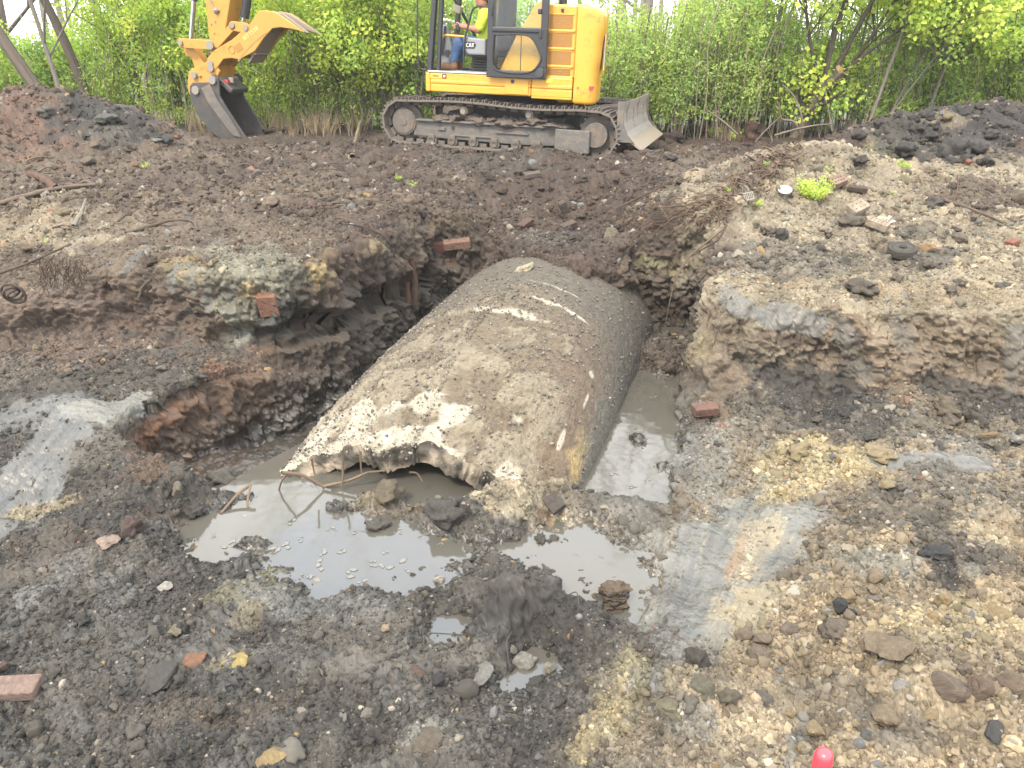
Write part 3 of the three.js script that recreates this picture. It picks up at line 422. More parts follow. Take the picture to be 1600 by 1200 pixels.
  // broken lip between the two skins, crumbly
  const lp = [], lc = [], lu = [], li = [], M = 6;
  for (let j = 0; j <= o.NA; j++) for (let m = 0; m <= M; m++) { const f = m / M, k = j * 3, w = Math.sin(f * Math.PI); const x = lerp(o.pos[k], n.pos[k], f), y = lerp(o.pos[k + 1], n.pos[k + 1], f), z = lerp(o.pos[k + 2], n.pos[k + 2], f), r = w * (.07 * noise(x * 16, y * 16, z * 16) + .03 * noise(x * 45, y * 45, z * 45)); lp.push(x - PAX.x * r, y + r * .5 * 1, z - PAX.z * r); const q = ss(-.2, .4, noise(x * 8, y * 8, z * 8)); lc.push(lerp(.05, .24, q), lerp(.044, .2, q), lerp(.034, .15, q)); lu.push(x, y); }
  for (let j = 0; j < o.NA; j++) for (let m = 0; m < M; m++) { const a = j * (M + 1) + m, b = a + 1, c = a + M + 1, e = c + 1; li.push(a, c, b, b, c, e); }
  const lg = new THREE.BufferGeometry(); lg.setAttribute('position', new THREE.Float32BufferAttribute(lp, 3)); lg.setAttribute('color', new THREE.Float32BufferAttribute(lc, 3)); lg.setAttribute('uv', new THREE.Float32BufferAttribute(lu, 2)); lg.setIndex(li); lg.computeVertexNormals();
  const bt = grainTex.clone(); bt.repeat.set(1.3, 1.3); bt.needsUpdate = true;
  const m = new THREE.MeshStandardMaterial({ vertexColors: true, roughness: .93, bumpMap: bt, bumpScale: .012, side: THREE.DoubleSide });
  const t = new THREE.Group(); t.position.copy(P0);
  for (const [g, nm] of [[o.g, 'outer_shell'], [n.g, 'inner_wall'], [lg, 'broken_rim']]) { g.translate(-P0.x, -P0.y, -P0.z); part(g, m, nm, t); }
  // reinforcing rods, rusted and caked, hanging out of the break
  const rod = std(.12, .085, .055, .95);
  const W = (px, py, h) => { const q = atH(px, py, h); return [q[0] - P0.x, q[1], q[2] - P0.z]; };
  const R = (pts, r) => part(branch(pts.map(p => W(...p)), r, r * .75, 14, 6), rod, 'reinforcing_rod', t);
  R([[440, 738, .2], [470, 742, .14], [505, 760, .02]], .013); R([[505, 760, .02], [540, 752, .06], [575, 738, .12]], .011); R([[575, 738, .12], [600, 735, .1], [640, 728, .12]], .008); R([[535, 710, .3], [536, 735, .16], [534, 762, .02]], .008); R([[563, 706, .31], [564, 730, .18], [566, 742, .12]], .007); R([[487, 718, .27], [489, 730, .2], [492, 742, .14]], .008); R([[640, 738, .2], [652, 740, .16], [660, 752, .1]], .007);
  R([[392, 757, .1], [372, 772, .06], [345, 802, .0]], .012); R([[392, 757, .1], [388, 775, .05], [386, 795, -.01]], .009); R([[452, 735, .18], [440, 752, .08], [436, 765, .0]], .008);
  top(t, 'broken_pipe', 'big half buried concrete pipe with a broken open end and earth crusted crown', 'pipe');
}
// ---------------------------------------------------------------- loose soil, gravel and stones
function lump(kind, sd, det = 2, sx = 1, sy = 1, sz = 1) {
  let g = new THREE.IcosahedronGeometry(1, det); g.deleteAttribute('uv'); g = mergeVertices(g, 1e-4); const P = g.attributes.position, pl = [];
  let s2 = sd * 7919 + 11; const r2 = () => (s2 = (s2 * 1103515245 + 12345) & 0x7fffffff) / 0x7fffffff;
  for (let i = 0; i < 11; i++) { const a = r2() * TAU, y = r2() * 2 - 1, q = Math.sqrt(1 - y * y); pl.push([q * Math.cos(a), y, q * Math.sin(a), .55 + .4 * r2()]); }
  for (let i = 0; i < P.count; i++) {
    let x = P.getX(i), y = P.getY(i), z = P.getZ(i), f = 1;
    if (kind === 'stone') { for (const p of pl) { const d = x * p[0] + y * p[1] + z * p[2]; if (d > p[3] * .9) f = Math.min(f, p[3] * .9 / d); } f *= 1 + .22 * noise(x * 1.7 + sd, y * 2.2, z * 2.2) + .05 * noise(x * 6, y * 6 + sd, z * 6); }
    else f = .78 + .6 * noise(x * 1.3 + sd * 3.7, y * 1.3, z * 1.3) + .6 * (Math.abs(noise(x * 2.3, y * 2.3 + sd, z * 2.3)) - .12) + .3 * noise(x * 5, y * 5, z * 5 + sd);
    P.setXYZ(i, x * f * sx, y * f * sy, z * f * sz);
  }
  g.computeVertexNormals(); if (kind === 'stone') g = toCreasedNormals(g, .75);
  return g;
}
const clodMat = new THREE.MeshStandardMaterial({ roughness: .92 });
{
  const M = new THREE.Matrix4(), Qn = new THREE.Quaternion(), E = new THREE.Euler(), S = V(0, 0, 0), T = V(0, 0, 0), cl = new THREE.Color();
  const vars = [0, 1, 2, 3, 4].map(i => [lump(i > 2 ? 'stone' : 'clod', i + 1, 1), lump(i > 2 ? 'stone' : 'clod', i + 1, 2)]);
  function scatter(name, label, count, rmin, rmax, pw, accept, fine) {
    const lists = vars.map(() => []); let tries = 0, done = 0;
    const J0 = LAND.rows.findIndex(d => d > 1.75), J1 = LAND.rows.findIndex(d => d > 13.4), I0 = 8, I1 = LAND.nx - 9;
    while (done < count && tries++ < count * 12) {
      const j = J0 + Math.floor(rnd() * (J1 - J0)), i = I0 + Math.floor(rnd() * (I1 - I0)), k = j * LAND.nx + i, d = LAND.rows[j];
      const x = LAND.pos[k * 3], y = LAND.pos[k * 3 + 1], z = LAND.pos[k * 3 + 2], area = (LAND.rows[j + 1] - d) * (d + 1);
      if (y < -.03 || LAND.sm[k] > .3 + .45 * rnd() || rnd() > accept(x, y, z, d, area, LAND.wall[k])) continue;
      const patchy = noise(x * 1.7 + 4, y * 2, z * 1.7) + .5 * noise(x * 5, y * 5, z * 5 + 3); if (rnd() > (rmax < .02 ? .7 : .78) + patchy * (rmax < .02 ? 1.2 : .9)) continue;
      let r = rmin * (rmax / rmin) ** (rnd() ** pw); if (LAND.wall[k] > .3) r *= .7; r = Math.min(r, .075);
      const v = Math.floor(rnd() * vars.length), stone = v > 2;
      E.set(rnd() * 6.3, rnd() * 6.3, rnd() * 6.3); Qn.setFromEuler(E); S.set(r * rr(.8, 1.3), r * rr(.55, 1), r * rr(.7, 1.1)); const up = r * rr(-.45, .1);
      T.set(x + LAND.nor[k * 3] * up, y + LAND.nor[k * 3 + 1] * up, z + LAND.nor[k * 3 + 2] * up); M.compose(T, Qn, S);
      let f = rr(.55, 1.5), c = [LAND.col[k * 3] * f, LAND.col[k * 3 + 1] * f, LAND.col[k * 3 + 2] * f]; const q = rnd();
      const dry = x > .6 || z < -5.6;
      if (stone && q < (dry ? .3 : .14)) { const p = rnd(); c = p < .45 ? [.2, .17, .13] : p < .7 ? [.14, .135, .13] : p < .82 ? [.3, .27, .22] : p < .9 ? [.24, .16, .07] : p < .93 ? [.19, .1, .07] : [.1, .085, .07]; const kk = rr(.35, .8); c = c.map(t => t * kk); }
      lists[v].push([M.clone(), c]); done++;
    }
    const g = new THREE.Group();
    lists.forEach((l, v) => { const im = new THREE.InstancedMesh(vars[v][fine], clodMat, l.length); l.forEach(([m, c], i) => { im.setMatrixAt(i, m); im.setColorAt(i, cl.setRGB(...c)); }); im.name = v > 2 ? 'gravel_pieces' : 'earth_crumbs'; im.userData.kind = 'stuff'; g.add(im); });
    top(g, name, label, null, null, 'stuff');
  }
  scatter('soil_crumbs', 'fine crumbs of earth and grit strewn over the dug ground', 150000, .004, .012, 1.5, (x, y, z, d) => d < 9 ? 1 : .35, 0);
  scatter('soil_clods', 'loose clods of earth and small stones lying all over the dug ground', 30000, .011, .03, 2.1, (x, y, z, d, a) => Math.min(1, .25 + a * 4), 1);
  scatter('stone_chips', 'angular tan stone chips of the crumbled spoil on the right', 9000, .012, .036, 1.7, (x, y, z, d, a, w) => x > .5 && d < 5.6 && w < .1 ? Math.min(1, .3 + a * 4) * ss(.4, 1.3, x + (z + 2.3) * .3) : 0, 1);
  scatter('mound_clods', 'tumbled clods on the far mounds and on the slope under the excavator', 16000, .016, .06, 2.0, (x, y, z, d, a) => d > 8.2 ? Math.min(1, .4 + a) : d > 6.6 && x > -.8 ? .25 : 0, 1);
  scatter('large_clods', 'fist sized clods broken out of the banks and mounds', 1100, .03, .065, 1.8, (x, y, z, d, a, w) => (d < 5 && x < .7 ? .25 : .6) * Math.min(1, .15 + a * 5), 1);
}
// ---------------------------------------------------------------- the excavator (own axes: front towards -x, near side +z)
const fonts = await new FontLoader().loadAsync('fonts/droid/droid_sans_bold.typeface.json');
const txt = (s, h, d = .003) => { const g = new TextGeometry(s, { font: fonts, size: h, depth: d, curveSegments: 3 }); g.computeBoundingBox(); const b = g.boundingBox; g.translate(-(b.max.x + b.min.x) / 2, -(b.max.y + b.min.y) / 2, 0); return g; };
const MACHINE = { pos: V(.141, 1.36, -12.915), yaw: -17 * Math.PI / 180, roll: -1.8 * Math.PI / 180 };
function onMachine(o) { o.position.copy(MACHINE.pos); o.rotation.order = 'YZX'; o.rotation.y = MACHINE.yaw; o.rotation.z = MACHINE.roll; return o; }
const dustTex = tex(256, (u, v) => { const a = noise(u * 6, v * 6, 2, 6) * .6 + noise(u * 22, v * 22, 5, 22) * .4 + noise(u * 80, v * 80, 3, 80) * .25; const k = ss(.1, .55, a); return [lerp(1, .72, k), lerp(1, .7, k), lerp(1, .74, k)]; });
const mY = new THREE.MeshPhysicalMaterial({ roughness: .42, clearcoat: .35, clearcoatRoughness: .3, map: dustTex }); mY.color.setRGB(.54, .27, .022);
const mYa = new THREE.MeshStandardMaterial({ roughness: .55, map: dustTex }); mYa.color.setRGB(.4, .205, .035);
const mLouv = std(.27, .135, .03, .7), mBlk = std(.022, .023, .026, .5), mRub = std(.03, .03, .032, .8), mDk = std(.035, .036, .038, .6), mGry = std(.2, .205, .215, .6);
const mudTex = tex(256, (u, v) => { const k = ss(-.12, .3, noise(u * 4, v * 4, 6, 4) * .8 + noise(u * 13, v * 13, 1, 13) * .5 + noise(u * 50, v * 50, 4, 50) * .4), s = ss(.3, .5, noise(u * 30, v * 9, 2, 9)); return [lerp(.66, 1, k) - .1 * s, lerp(.72, .93, k) - .1 * s, lerp(.8, .84, k) - .1 * s]; });
const mSteel = new THREE.MeshStandardMaterial({ roughness: .75, map: mudTex }); mSteel.color.setRGB(.13, .115, .098);
const mTrack = new THREE.MeshStandardMaterial({ roughness: .9, map: mudTex }); mTrack.color.setRGB(.135, .112, .09);
const mMud = new THREE.MeshStandardMaterial({ roughness: .97, bumpMap: grainTex, bumpScale: .02 }); mMud.color.setRGB(.085, .068, .056);
const mBlade = new THREE.MeshStandardMaterial({ roughness: .6, map: tex(256, (u, v) => { const k = ss(.15, .4, noise(u * 5, v * 5, 3, 5) + .5 * noise(u * 20, v * 20, 8, 20)); return [lerp(.9, .62, k), lerp(.86, .45, k), lerp(.82, .34, k)]; }) }); mBlade.color.setRGB(.27, .255, .24);
const mBkt = new THREE.MeshStandardMaterial({ roughness: .62, map: mudTex }); mBkt.color.setRGB(.06, .054, .048);
const mChrome = std(.5, .52, .55, .18, { metalness: .9 }), mPin = std(.2, .18, .155, .5), mWorn = std(.2, .165, .13, .6), mGlass = new THREE.MeshPhysicalMaterial({ transmission: 1, thickness: 0, roughness: .02, ior: 1.5 }); mGlass.color.setRGB(.86, .93, .9);
const ex = new THREE.Group();
{
  // ---- tracks
  const pathPts = (() => { // centre line of the track chain, clockwise from rear bottom
    const q = []; const arc = (cx, cy, r, a0, a1, n) => { for (let i = 0; i <= n; i++) { const a = lerp(a0, a1, i / n); q.push([cx + r * Math.cos(a), cy + r * Math.sin(a)]); } };
    arc(1.44, .35, .31, -Math.PI / 2, Math.PI / 2, 14); for (let i = 1; i < 12; i++) { const t = i / 12; q.push([lerp(1.44, -1.5, t), .66 - .03 * Math.sin(t * Math.PI * 2) * Math.sin(t * Math.PI) + .012]); } arc(-1.5, .37, .3, Math.PI / 2, Math.PI * 1.5, 14); for (let i = 1; i < 10; i++) q.push([lerp(-1.5, 1.44, i / 10), .055]); return q;
  })();
  const curve = new THREE.CatmullRomCurve3(pathPts.map(p => V(p[0], p[1], 0)), true, 'catmullrom', .1), NSH = 46, W = .5;
  const shoe = merge([bx(.172, .03, W, 0, 0, 0, .006), bx(.016, .055, W, -.07, .03, 0, .005), bx(.016, .04, W, -.005, .025, 0, .005), bx(.016, .055, W, .06, .03, 0, .005), bx(.12, .06, .05, 0, -.04, .09, .01), bx(.12, .06, .05, 0, -.04, -.09, .01)]);
  for (const sd of [1, -1]) {
    const t = part(merge([0, 1].map(k => { const g = new THREE.TubeGeometry(curve, 120, .022, 5, true); g.translate(0, 0, (k - .5) * .18); return g; })), mTrack, 'track', ex); t.position.z = sd * 1.02;
    for (let i = 0; i < NSH; i++) { const u = i / NSH, p = curve.getPointAt(u), d = curve.getTangentAt(u); const m = part(shoe, mTrack, 'track_shoe', t); m.position.set(p.x, p.y, 0); m.rotation.z = Math.atan2(d.y, d.x) + Math.PI; }
    const f = part(merge([ext([[-1.36, .18], [-1.36, .4], [-1.1, .42], [.98, .4], [.98, .16], [.3, .14], [-.9, .16]], .3, -.16, .015), bx(2.2, .03, .38, -.2, .41, 0, .008), bx(.5, .31, .08, 1.12, .25, .22, .012), bx(.12, .05, .03, -.9, .3, .15, .01), bx(.5, .03, .03, .2, .3, .15, .006), bx(.7, .025, .02, -.4, .22, .15, .006)]), mSteel, 'track_frame', t);
    part(cyl(.028, .02, -.72, .33, .148, 'z', 16), mRub, 'hole_plug', f); part(cyl(.024, .02, .42, .3, .148, 'z', 16), mRub, 'hole_plug', f);
    const idl = part(merge([cyl(.19, .2, -1.5, .37, .06, 'z', 32), cyl(.255, .1, -1.5, .37, 0, 'z', 32), cyl(.165, .015, -1.5, .37, .165, 'z', 32), cyl(.05, .03, -1.5, .37, .17, 'z', 16)]), mTrack, 'idler_wheel', t);
    part(merge([cyl(.25, .12, 1.44, .35, 0, 'z', 24), cyl(.17, .3, 1.44, .35, .05, 'z', 24), ...Array.from({ length: 16 }, (_, k) => bx(.05, .05, .06, 1.44 + .265 * Math.cos(k / 16 * TAU), .35 + .265 * Math.sin(k / 16 * TAU), 0, .008))]), mTrack, 'drive_sprocket', t);
    for (let k = 0; k < 7; k++) part(merge([cyl(.075, .34, -1.05 + k * .33, .13, 0, 'z', 18), cyl(.045, .4, -1.05 + k * .33, .13, 0, 'z', 14), bx(.1, .1, .04, -1.05 + k * .33, .17, .18, .015)]), mTrack, 'track_roller', t);
    for (const x of [-.55, .45]) part(merge([cyl(.06, .3, x, .57, 0, 'z', 18), cyl(.04, .36, x, .57, 0, 'z', 14), bx(.05, .16, .06, x, .48, -.05, .01)]), mWorn, 'carrier_roller', t);
    const mud = []; for (let k = 0; k < 46; k++) { const g = lump('clod', 40 + k % 9, 2, rr(.07, .14), rr(.035, .07), rr(.1, .18)); g.rotateY(rnd() * 6); g.translate(rr(-1.1, 1.0), .435 + rnd() * .02 + .03 * Math.sin(k), rr(-.05, .14)); mud.push(g); } part(merge(mud), mMud, 'caked_mud', t);
  }
  part(merge([ext([[-.8, .3], [-.75, .55], [-.45, .68], [.45, .68], [.75, .55], [.8, .3], [.5, .24], [-.5, .24]], 1.3, -.65, .03), bx(.3, .3, 1.6, -.8, .38, 0, .04), bx(.3, .3, 1.6, .75, .38, 0, .04)]), mDk, 'car_body', ex);
  part(merge([cyl(.56, .1, 0, .73, 0, 'y', 40), cyl(.62, .05, 0, .79, 0, 'y', 40)]), mRub, 'slew_ring', ex);
  // ---- dozer blade at the rear
  const prof = [[1.80, .80], [1.775, .68], [1.775, .52], [1.82, .38], [1.93, .27], [1.955, .28], [1.85, .40], [1.81, .53], [1.81, .68], [1.835, .81]];
  const bl = part(ext(prof, 2.44, -1.22, .004), mBlade, 'blade', ex);
  part(ext([[1.9, .30], [2.10, .17], [2.115, .19], [1.915, .325]], 2.44, -1.22, .003), mWorn, 'cutting_edge', bl);
  for (const z of [1.22, -1.25]) part(ext([[1.73, .81], [1.84, .815], [1.82, .66], [1.83, .52], [1.9, .38], [2.0, .28], [1.74, .28]], .03, z, .004), mSteel, 'end_plate', bl);
  part(merge([bx(.06, .3, 1.5, 1.74, .5, 0, .01), ...[.5, -.5].map(z => bx(.7, .16, .13, 1.4, .47, z, .02, -.05)), ...[.5, -.5].map(z => bx(.2, .26, .2, 1.65, .5, z, .03)), cyl(.05, .26, 1.62, .56, .5, 'z', 20), cyl(.05, .26, 1.62, .56, -.5, 'z', 20), ...[.25, -.25].map(z => bx(.6, .12, .12, 1.4, .62, z, .03, .12))]), mSteel, 'blade_arm', ex);

  // ---- house: lower side panels, engine cover, counterweight
  const side = (x0, x1, y0 = .815, y1 = 1.075) => merge([bx(x1 - x0, y1 - y0, .05, (x0 + x1) / 2, (y0 + y1) / 2, 1.165, .014), bx(x1 - x0 - .002, .05, .03, (x0 + x1) / 2, .955, 1.187, .013), bx(x1 - x0 - .002, .09, .016, (x0 + x1) / 2, .87, 1.186, .007)]);
  const lp = part(side(-1.055, .465), mY, 'side_panel', ex); const lp0 = part(merge([bx(.08, .26, .3, -1.1, .945, 1.04, .02), bx(.08, .26, 2.1, -1.08, .945, 0, .02)]), mY, 'side_panel', ex); const lp1 = part(side(.473, 1.062, .79), mY, 'side_panel', ex);
  part(bx(2.2, .05, 2.2, 0, .83, 0, .01), mDk, 'floor_frame', ex);
  const td = part(bx(.345, .205, .012, .26, .94, 1.207, .003), mY, 'tool_door', ex); part(cyl(.026, .014, .2, 1.005, 1.215, 'z', 20), mBlk, 'latch', td);
  const st = part(bx(.18, .062, .004, -.965, 1.035, 1.196, 0), std(.62, .45, .06, .5), 'sticker', lp); { const g = txt('Deaa', .03); g.translate(-.975, 1.035, 1.199); part(g, mBlk, 'lettering', st); }
  const st2 = part(bx(.06, .062, .004, -.84, 1.033, 1.196, 0), mBlk, 'sticker', lp); part(bx(.034, .03, .004, -.84, 1.033, 1.199, 0), std(.6, .6, .6), 'emblem', st2);
  part(bx(.09, .05, .004, .73, 1.03, 1.196, 0), std(.7, .6, .05, .5), 'sticker', lp1);
  part(ext([[.66, 1.08], [.66, 1.985], [.7, 2.0], [1.07, 1.99], [1.068, 1.08]], 2.3, -1.15, .02), mY, 'engine_cover', ex);
  const ec = ex.children[ex.children.length - 1];
  for (const [a, b] of [[1.70, 1.87], [1.475, 1.645], [1.25, 1.415], [1.11, 1.19]]) { part(bx(.33, b - a, .01, .845, (a + b) / 2, 1.152, .002), new THREE.MeshStandardMaterial({ color: mLouv.color, roughness: .75, bumpMap: tex(128, (u, v) => ((Math.floor(u * 16) + Math.floor(v * 16)) & 1) ? .8 : .2), bumpScale: .004 }), 'louvre', ec); part(merge([bx(.4, .034, .03, .85, a - .027, 1.155, .01), bx(.36, .012, .02, .85, b + .006, 1.152, .004)]), mY, 'louvre_frame', ec); part(bx(.03, .02, .004, .87, (a + b) / 2 + .01, 1.158, 0), mWorn, 'latch', ec); }
  part(bx(.022, .06, .006, .67, 1.5, 1.153, 0), mBlk, 'seal', ec); part(bx(.036, .045, .02, .86, 1.925, 1.16, .006), mBlk, 'latch', ec); part(cyl(.02, .22, .84, 2.1, .9, 'y', 10), mBlk, 'exhaust_stub', ec);
  { // counterweight: rounded in plan, its tail swelling at mid height
    const s = new THREE.Shape(); s.moveTo(1.08, 1.19); s.lineTo(1.24, 1.19); s.bezierCurveTo(1.36, 1.19, 1.41, 1.1, 1.4, .98); s.bezierCurveTo(1.36, .6, 1.28, .2, 1.19, -.1); s.bezierCurveTo(1.1, -.5, 1.0, -.9, .9, -1.19); s.lineTo(.8, -1.19); s.lineTo(.8, 1.0); s.lineTo(1.08, 1.0); s.closePath();
    const g = new THREE.ExtrudeGeometry(s, { depth: 1.17, steps: 14, bevelEnabled: true, bevelSize: .05, bevelThickness: .05, bevelOffset: -.05, bevelSegments: 4, curveSegments: 14 }); g.rotateX(Math.PI / 2); g.translate(0, 1.96, 0);
    const P = g.attributes.position; for (let i = 0; i < P.count; i++) { let x = P.getX(i), y = P.getY(i), z = P.getZ(i); const k = clamp((x - 1.08) / .33) * ss(.2, .8, z); x += k * (.035 * ss(1.45, 1.75, y) - .03 * ss(1.4, 1.1, y)); y -= .12 * k * k * ss(1.6, 1.95, y); P.setXYZ(i, x, y, z); } g.computeVertexNormals();
    const cw = part(toCreasedNormals(g, .6), mY, 'counterweight', ex);
    part(ext([[1.235, .93], [1.35, .93], [1.375, .985], [1.26, .985]], .006, 1.168, 0), std(.55, .03, .03, .4), 'red_reflector', cw); part(ext([[1.13, .945], [1.16, .945], [1.15, .975], [1.135, .975]], .006, 1.192, 0), std(.5, .05, .04, .5), 'sticker', cw);
    const lg = new THREE.Group(); lg.name = 'rear_emblem'; cw.add(lg); for (const [w, h, o, mt, nm] of [[.5, .46, 0, std(.6, .62, .62, .4), 'plate'], [.36, .34, .004, mBlk, 'lettering_field']]) { const q = bx(.012, h, w, 0, 0, 0, .004); q.rotateY(.2); q.translate(1.378 + o, 1.42, .66); part(q, mt, nm, lg); }
  }
  part(bx(1.5, .5, 1.2, .1, 1.3, -.55, .05), mY, 'far_side_body', ex);
  // ---- cab
  const cab = new THREE.Group(); cab.name = 'cab'; ex.add(cab);
  const zN = 1.16, zF = .16;
  const post = (pts, z, w) => ext(pts, w, z - w / 2, .012);
  part(merge([post([[-1.13, 1.08], [-1.055, 1.08], [-.9, 2.75], [-.97, 2.75]], zN - .03, .09), post([[-1.13, 1.08], [-1.06, 1.08], [-.9, 2.75], [-.97, 2.75]], zF, .08), post([[-1.0, 1.08], [-.94, 1.08], [-.84, 2.75], [-.9, 2.75]], zN - .06, .07), bx(.085, 1.68, .1, -.145, 1.91, zN - .04, .015), bx(.07, 1.68, .08, -.13, 1.91, zF, .015), bx(.07, 1.68, .1, .6, 1.91, zN - .08, .015), bx(.07, 1.68, .08, .6, 1.91, zF, .015), bx(1.55, .06, .06, -.17, 1.1, zF, .012), bx(.05, .05, 1.0, -1.1, 1.11, .66, .012)]), mBlk, 'post', cab);
  part(merge([bx(1.72, .09, 1.12, -.17, 2.79, .66, .04)]), mBlk, 'roof', cab);
  part(merge([bx(1.0, .03, 1.0, -.62, 1.07, .66, .006), bx(.9, .022, .06, -.65, 1.092, 1.17, .005)]), std(.42, .42, .42, .6), 'door_sill', cab);
  part(ext([[-1.09, 1.14], [-1.02, 1.14], [-.88, 2.72], [-.95, 2.72]].map(p => [p[0] + .02, p[1]]), .9, zF + .05, 0).scale(1, 1, 1), mGlass, 'windscreen', cab); cab.children.at(-1).geometry.dispose(); { const g = new THREE.PlaneGeometry(1.0 - .1, 1.6); g.rotateY(-Math.PI / 2); g.rotateZ(-.1); g.translate(-1.01, 1.93, .66); cab.children.at(-1).geometry = g; }
  { const g = new THREE.PlaneGeometry(1.4, 1.55); g.translate(-.2, 1.92, zF); part(g, mGlass, 'far_window', cab); }
  { const g = new THREE.PlaneGeometry(.92, 1.0); g.rotateY(Math.PI / 2); g.translate(.6, 2.2, .66); part(g, mGlass, 'rear_window', cab); }
  part(ext([[-.06, 1.1], [.56, 1.1], [.56, 2.05], [.46, 2.0], [.2, 1.6]], .06, 1.02, .012), mY, 'sloped_cowling', cab);
  part(bx(.01, .5, .07, .27, 1.4, 1.05, 0), mBlk, 'cowling_seam', cab.children.at(-1));
  // seat, console, controls
  part(merge([bx(.5, .12, .5, -.38, 1.36, .68, .05), bx(.14, .75, .48, -.1, 1.75, .68, .06, -.14), bx(.12, .22, .3, -.02, 2.2, .68, .05)]), std(.05, .052, .055, .9), 'seat', cab);
  part(merge([bx(.36, .03, .4, -.4, 1.14, .68, .01), ...[0, 1, 2, 3].map(k => bx(.3, .035, .36, -.4, 1.175 + k * .038, .68, .014))]), mRub, 'seat_suspension', cab);
  const con = part(ext([[-.6, 1.57], [-.5, 1.555], [-.26, 1.54], [-.26, 1.33], [-.52, 1.33], [-.57, 1.38]], .14, .93, .02), mGry, 'armrest_console', cab);
  part(ext([[-.555, 1.5], [-.43, 1.5], [-.4, 1.46], [-.43, 1.41], [-.56, 1.41]], .01, 1.066, .002), mBlk, 'badge', con); { const g = txt('CAT', .05); g.translate(-.49, 1.455, 1.077); part(g, std(.6, .6, .58, .6), 'lettering', con); }
  part(merge([bar([-.9, 1.575, 1.02], [-.6, 1.565, 1.02], .016), bar([-.9, 1.575, 1.02], [-.93, 1.55, 1.02], .015)]), mY, 'lock_lever', cab);
  part(merge([bar([-.68, 1.52, .92], [-.73, 1.66, .92], .014), bx(.06, .1, .06, -.735, 1.68, .92, .022, .2)]), mBlk, 'joystick', cab);
  part(ext([[-1.1, 1.12], [-1.1, 1.5], [-1.05, 1.72], [-.98, 1.72], [-.93, 1.5], [-.82, 1.25], [-.86, 1.12]], .1, .62, .02), mGry, 'front_console', cab); part(cyl(.05, .02, -.97, 1.33, .725, 'z', 18), mDk, 'speaker', cab.children.at(-1)); 
  { const gl = []; for (const [x, y, r] of [[-1.05, 1.77, .05], [-1.0, 1.775, .045], [-.95, 1.77, .035], [-1.07, 1.74, .03]]) { const g = lump('clod', 3, 2, r, r * .6, r); g.translate(x, y, .67); gl.push(g); } part(merge(gl), std(.6, .6, .58, .9), 'white_gloves', cab); }
  part(merge([bx(.13, .1, .1, -.86, 1.93, .6, .015, -.3)]), std(.32, .27, .19, .7), 'monitor', cab);
  part(merge([bar([-.99, 2.15, .55], [-.6, 1.5, .4], .022), bar([-1.0, 1.7, .75], [-1.05, 1.3, .75], .018)]), mBlk, 'wiper_arm', cab);
  part(tube([[-.58, 1.15, 1.1], [-.575, 1.4, 1.1], [-.555, 1.56, 1.1], [-.5, 1.75, 1.1], [-.44, 1.92, 1.1], [-.38, 1.95, 1.1], [-.2, 1.95, 1.1]], .014, 40), mBlk, 'grab_rail', cab);
  part(tube([[-1.22, 2.7, 1.19], [-1.235, 2.2, 1.2], [-1.245, 1.3, 1.2], [-1.22, 1.12, 1.19], [-1.13, 1.11, 1.17]], .012, 40), mBlk, 'grab_rail', cab);
  // door, swung back flat against the side
  const dr = new THREE.Group(); dr.name = 'door'; cab.add(dr);
  const o = [[-.17, 1.05], [.7, 1.05], [.7, 2.78], [-.16, 2.78]], up = [[-.075, 1.7], [.6, 1.7], [.6, 2.7], [-.075, 2.7]], lo = [[-.07, 1.6], [.42, 1.6], [.5, 1.55], [.62, 1.34], [.62, 1.3], [.5, 1.15], [-.02, 1.15], [-.08, 1.22]];
  part(ext(o, .05, 1.235, .012, [up, lo]), mBlk, 'door_frame', dr);
  part(merge([tube([...lo, lo[0]].map(p => [p[0], p[1], 1.287]), .014, 80, 6), bx(.7, .04, .03, .26, 1.66, 1.29, .01), bx(.04, .1, .03, .6, 1.62, 1.29, .01), bx(.05, .5, .03, .665, 1.45, 1.28, .012)]), mRub, 'door_seal', dr);
  { const s = new THREE.ShapeGeometry(new THREE.Shape(lo.map(p => new THREE.Vector2(...p)))); s.translate(0, 0, 1.26); part(s, mGlass, 'lower_pane', dr); const s2 = new THREE.ShapeGeometry(new THREE.Shape(up.map(p => new THREE.Vector2(...p)))); s2.translate(0, 0, 1.26); part(s2, mGlass, 'upper_pane', dr); }
  part(merge([cyl(.055, .05, .615, 1.13, 1.29, 'z', 18), bx(.09, .1, .03, .62, 1.14, 1.285, .02)]), mDk, 'door_lock', dr);
  part(merge([bx(.05, .07, .05, .58, 1.9, 1.29, .015), bx(.03, .12, .04, -.1, 1.9, 1.29, .012)]), mBlk, 'door_hinge', dr);

  // ---- boom, stick and linkage
  const zc = -.1;
  part(merge([ext([[-.1, 1.05], [-.2, 1.5], [-.42, 2.3], [-1.6, 3.75], [-2.8, 4.3], [-4.9, 3.55], [-5.05, 3.25], [-4.85, 3.1], [-2.85, 3.7], [-2.2, 3.35], [-.95, 2.35], [-.72, 2.0], [-.55, 1.1], [-.3, .95]].map(p => [p[0], p[1]]), .36, zc - .18, .02)]), mYa, 'boom', ex);
  part(merge([ext([[-4.62, 3.9], [-4.9, 4.0], [-5.32, 3.3], [-5.59, 2.01], [-5.6, 1.45], [-5.6, 1.12], [-5.56, 1.0], [-5.48, 1.0], [-5.42, 1.17], [-5.3, 1.42], [-5.2, 1.72], [-5.1, 2.01], [-4.75, 3.2]], .36, zc - .18, .016)]), mYa, 'stick', ex);
  const stick = ex.children.at(-1);
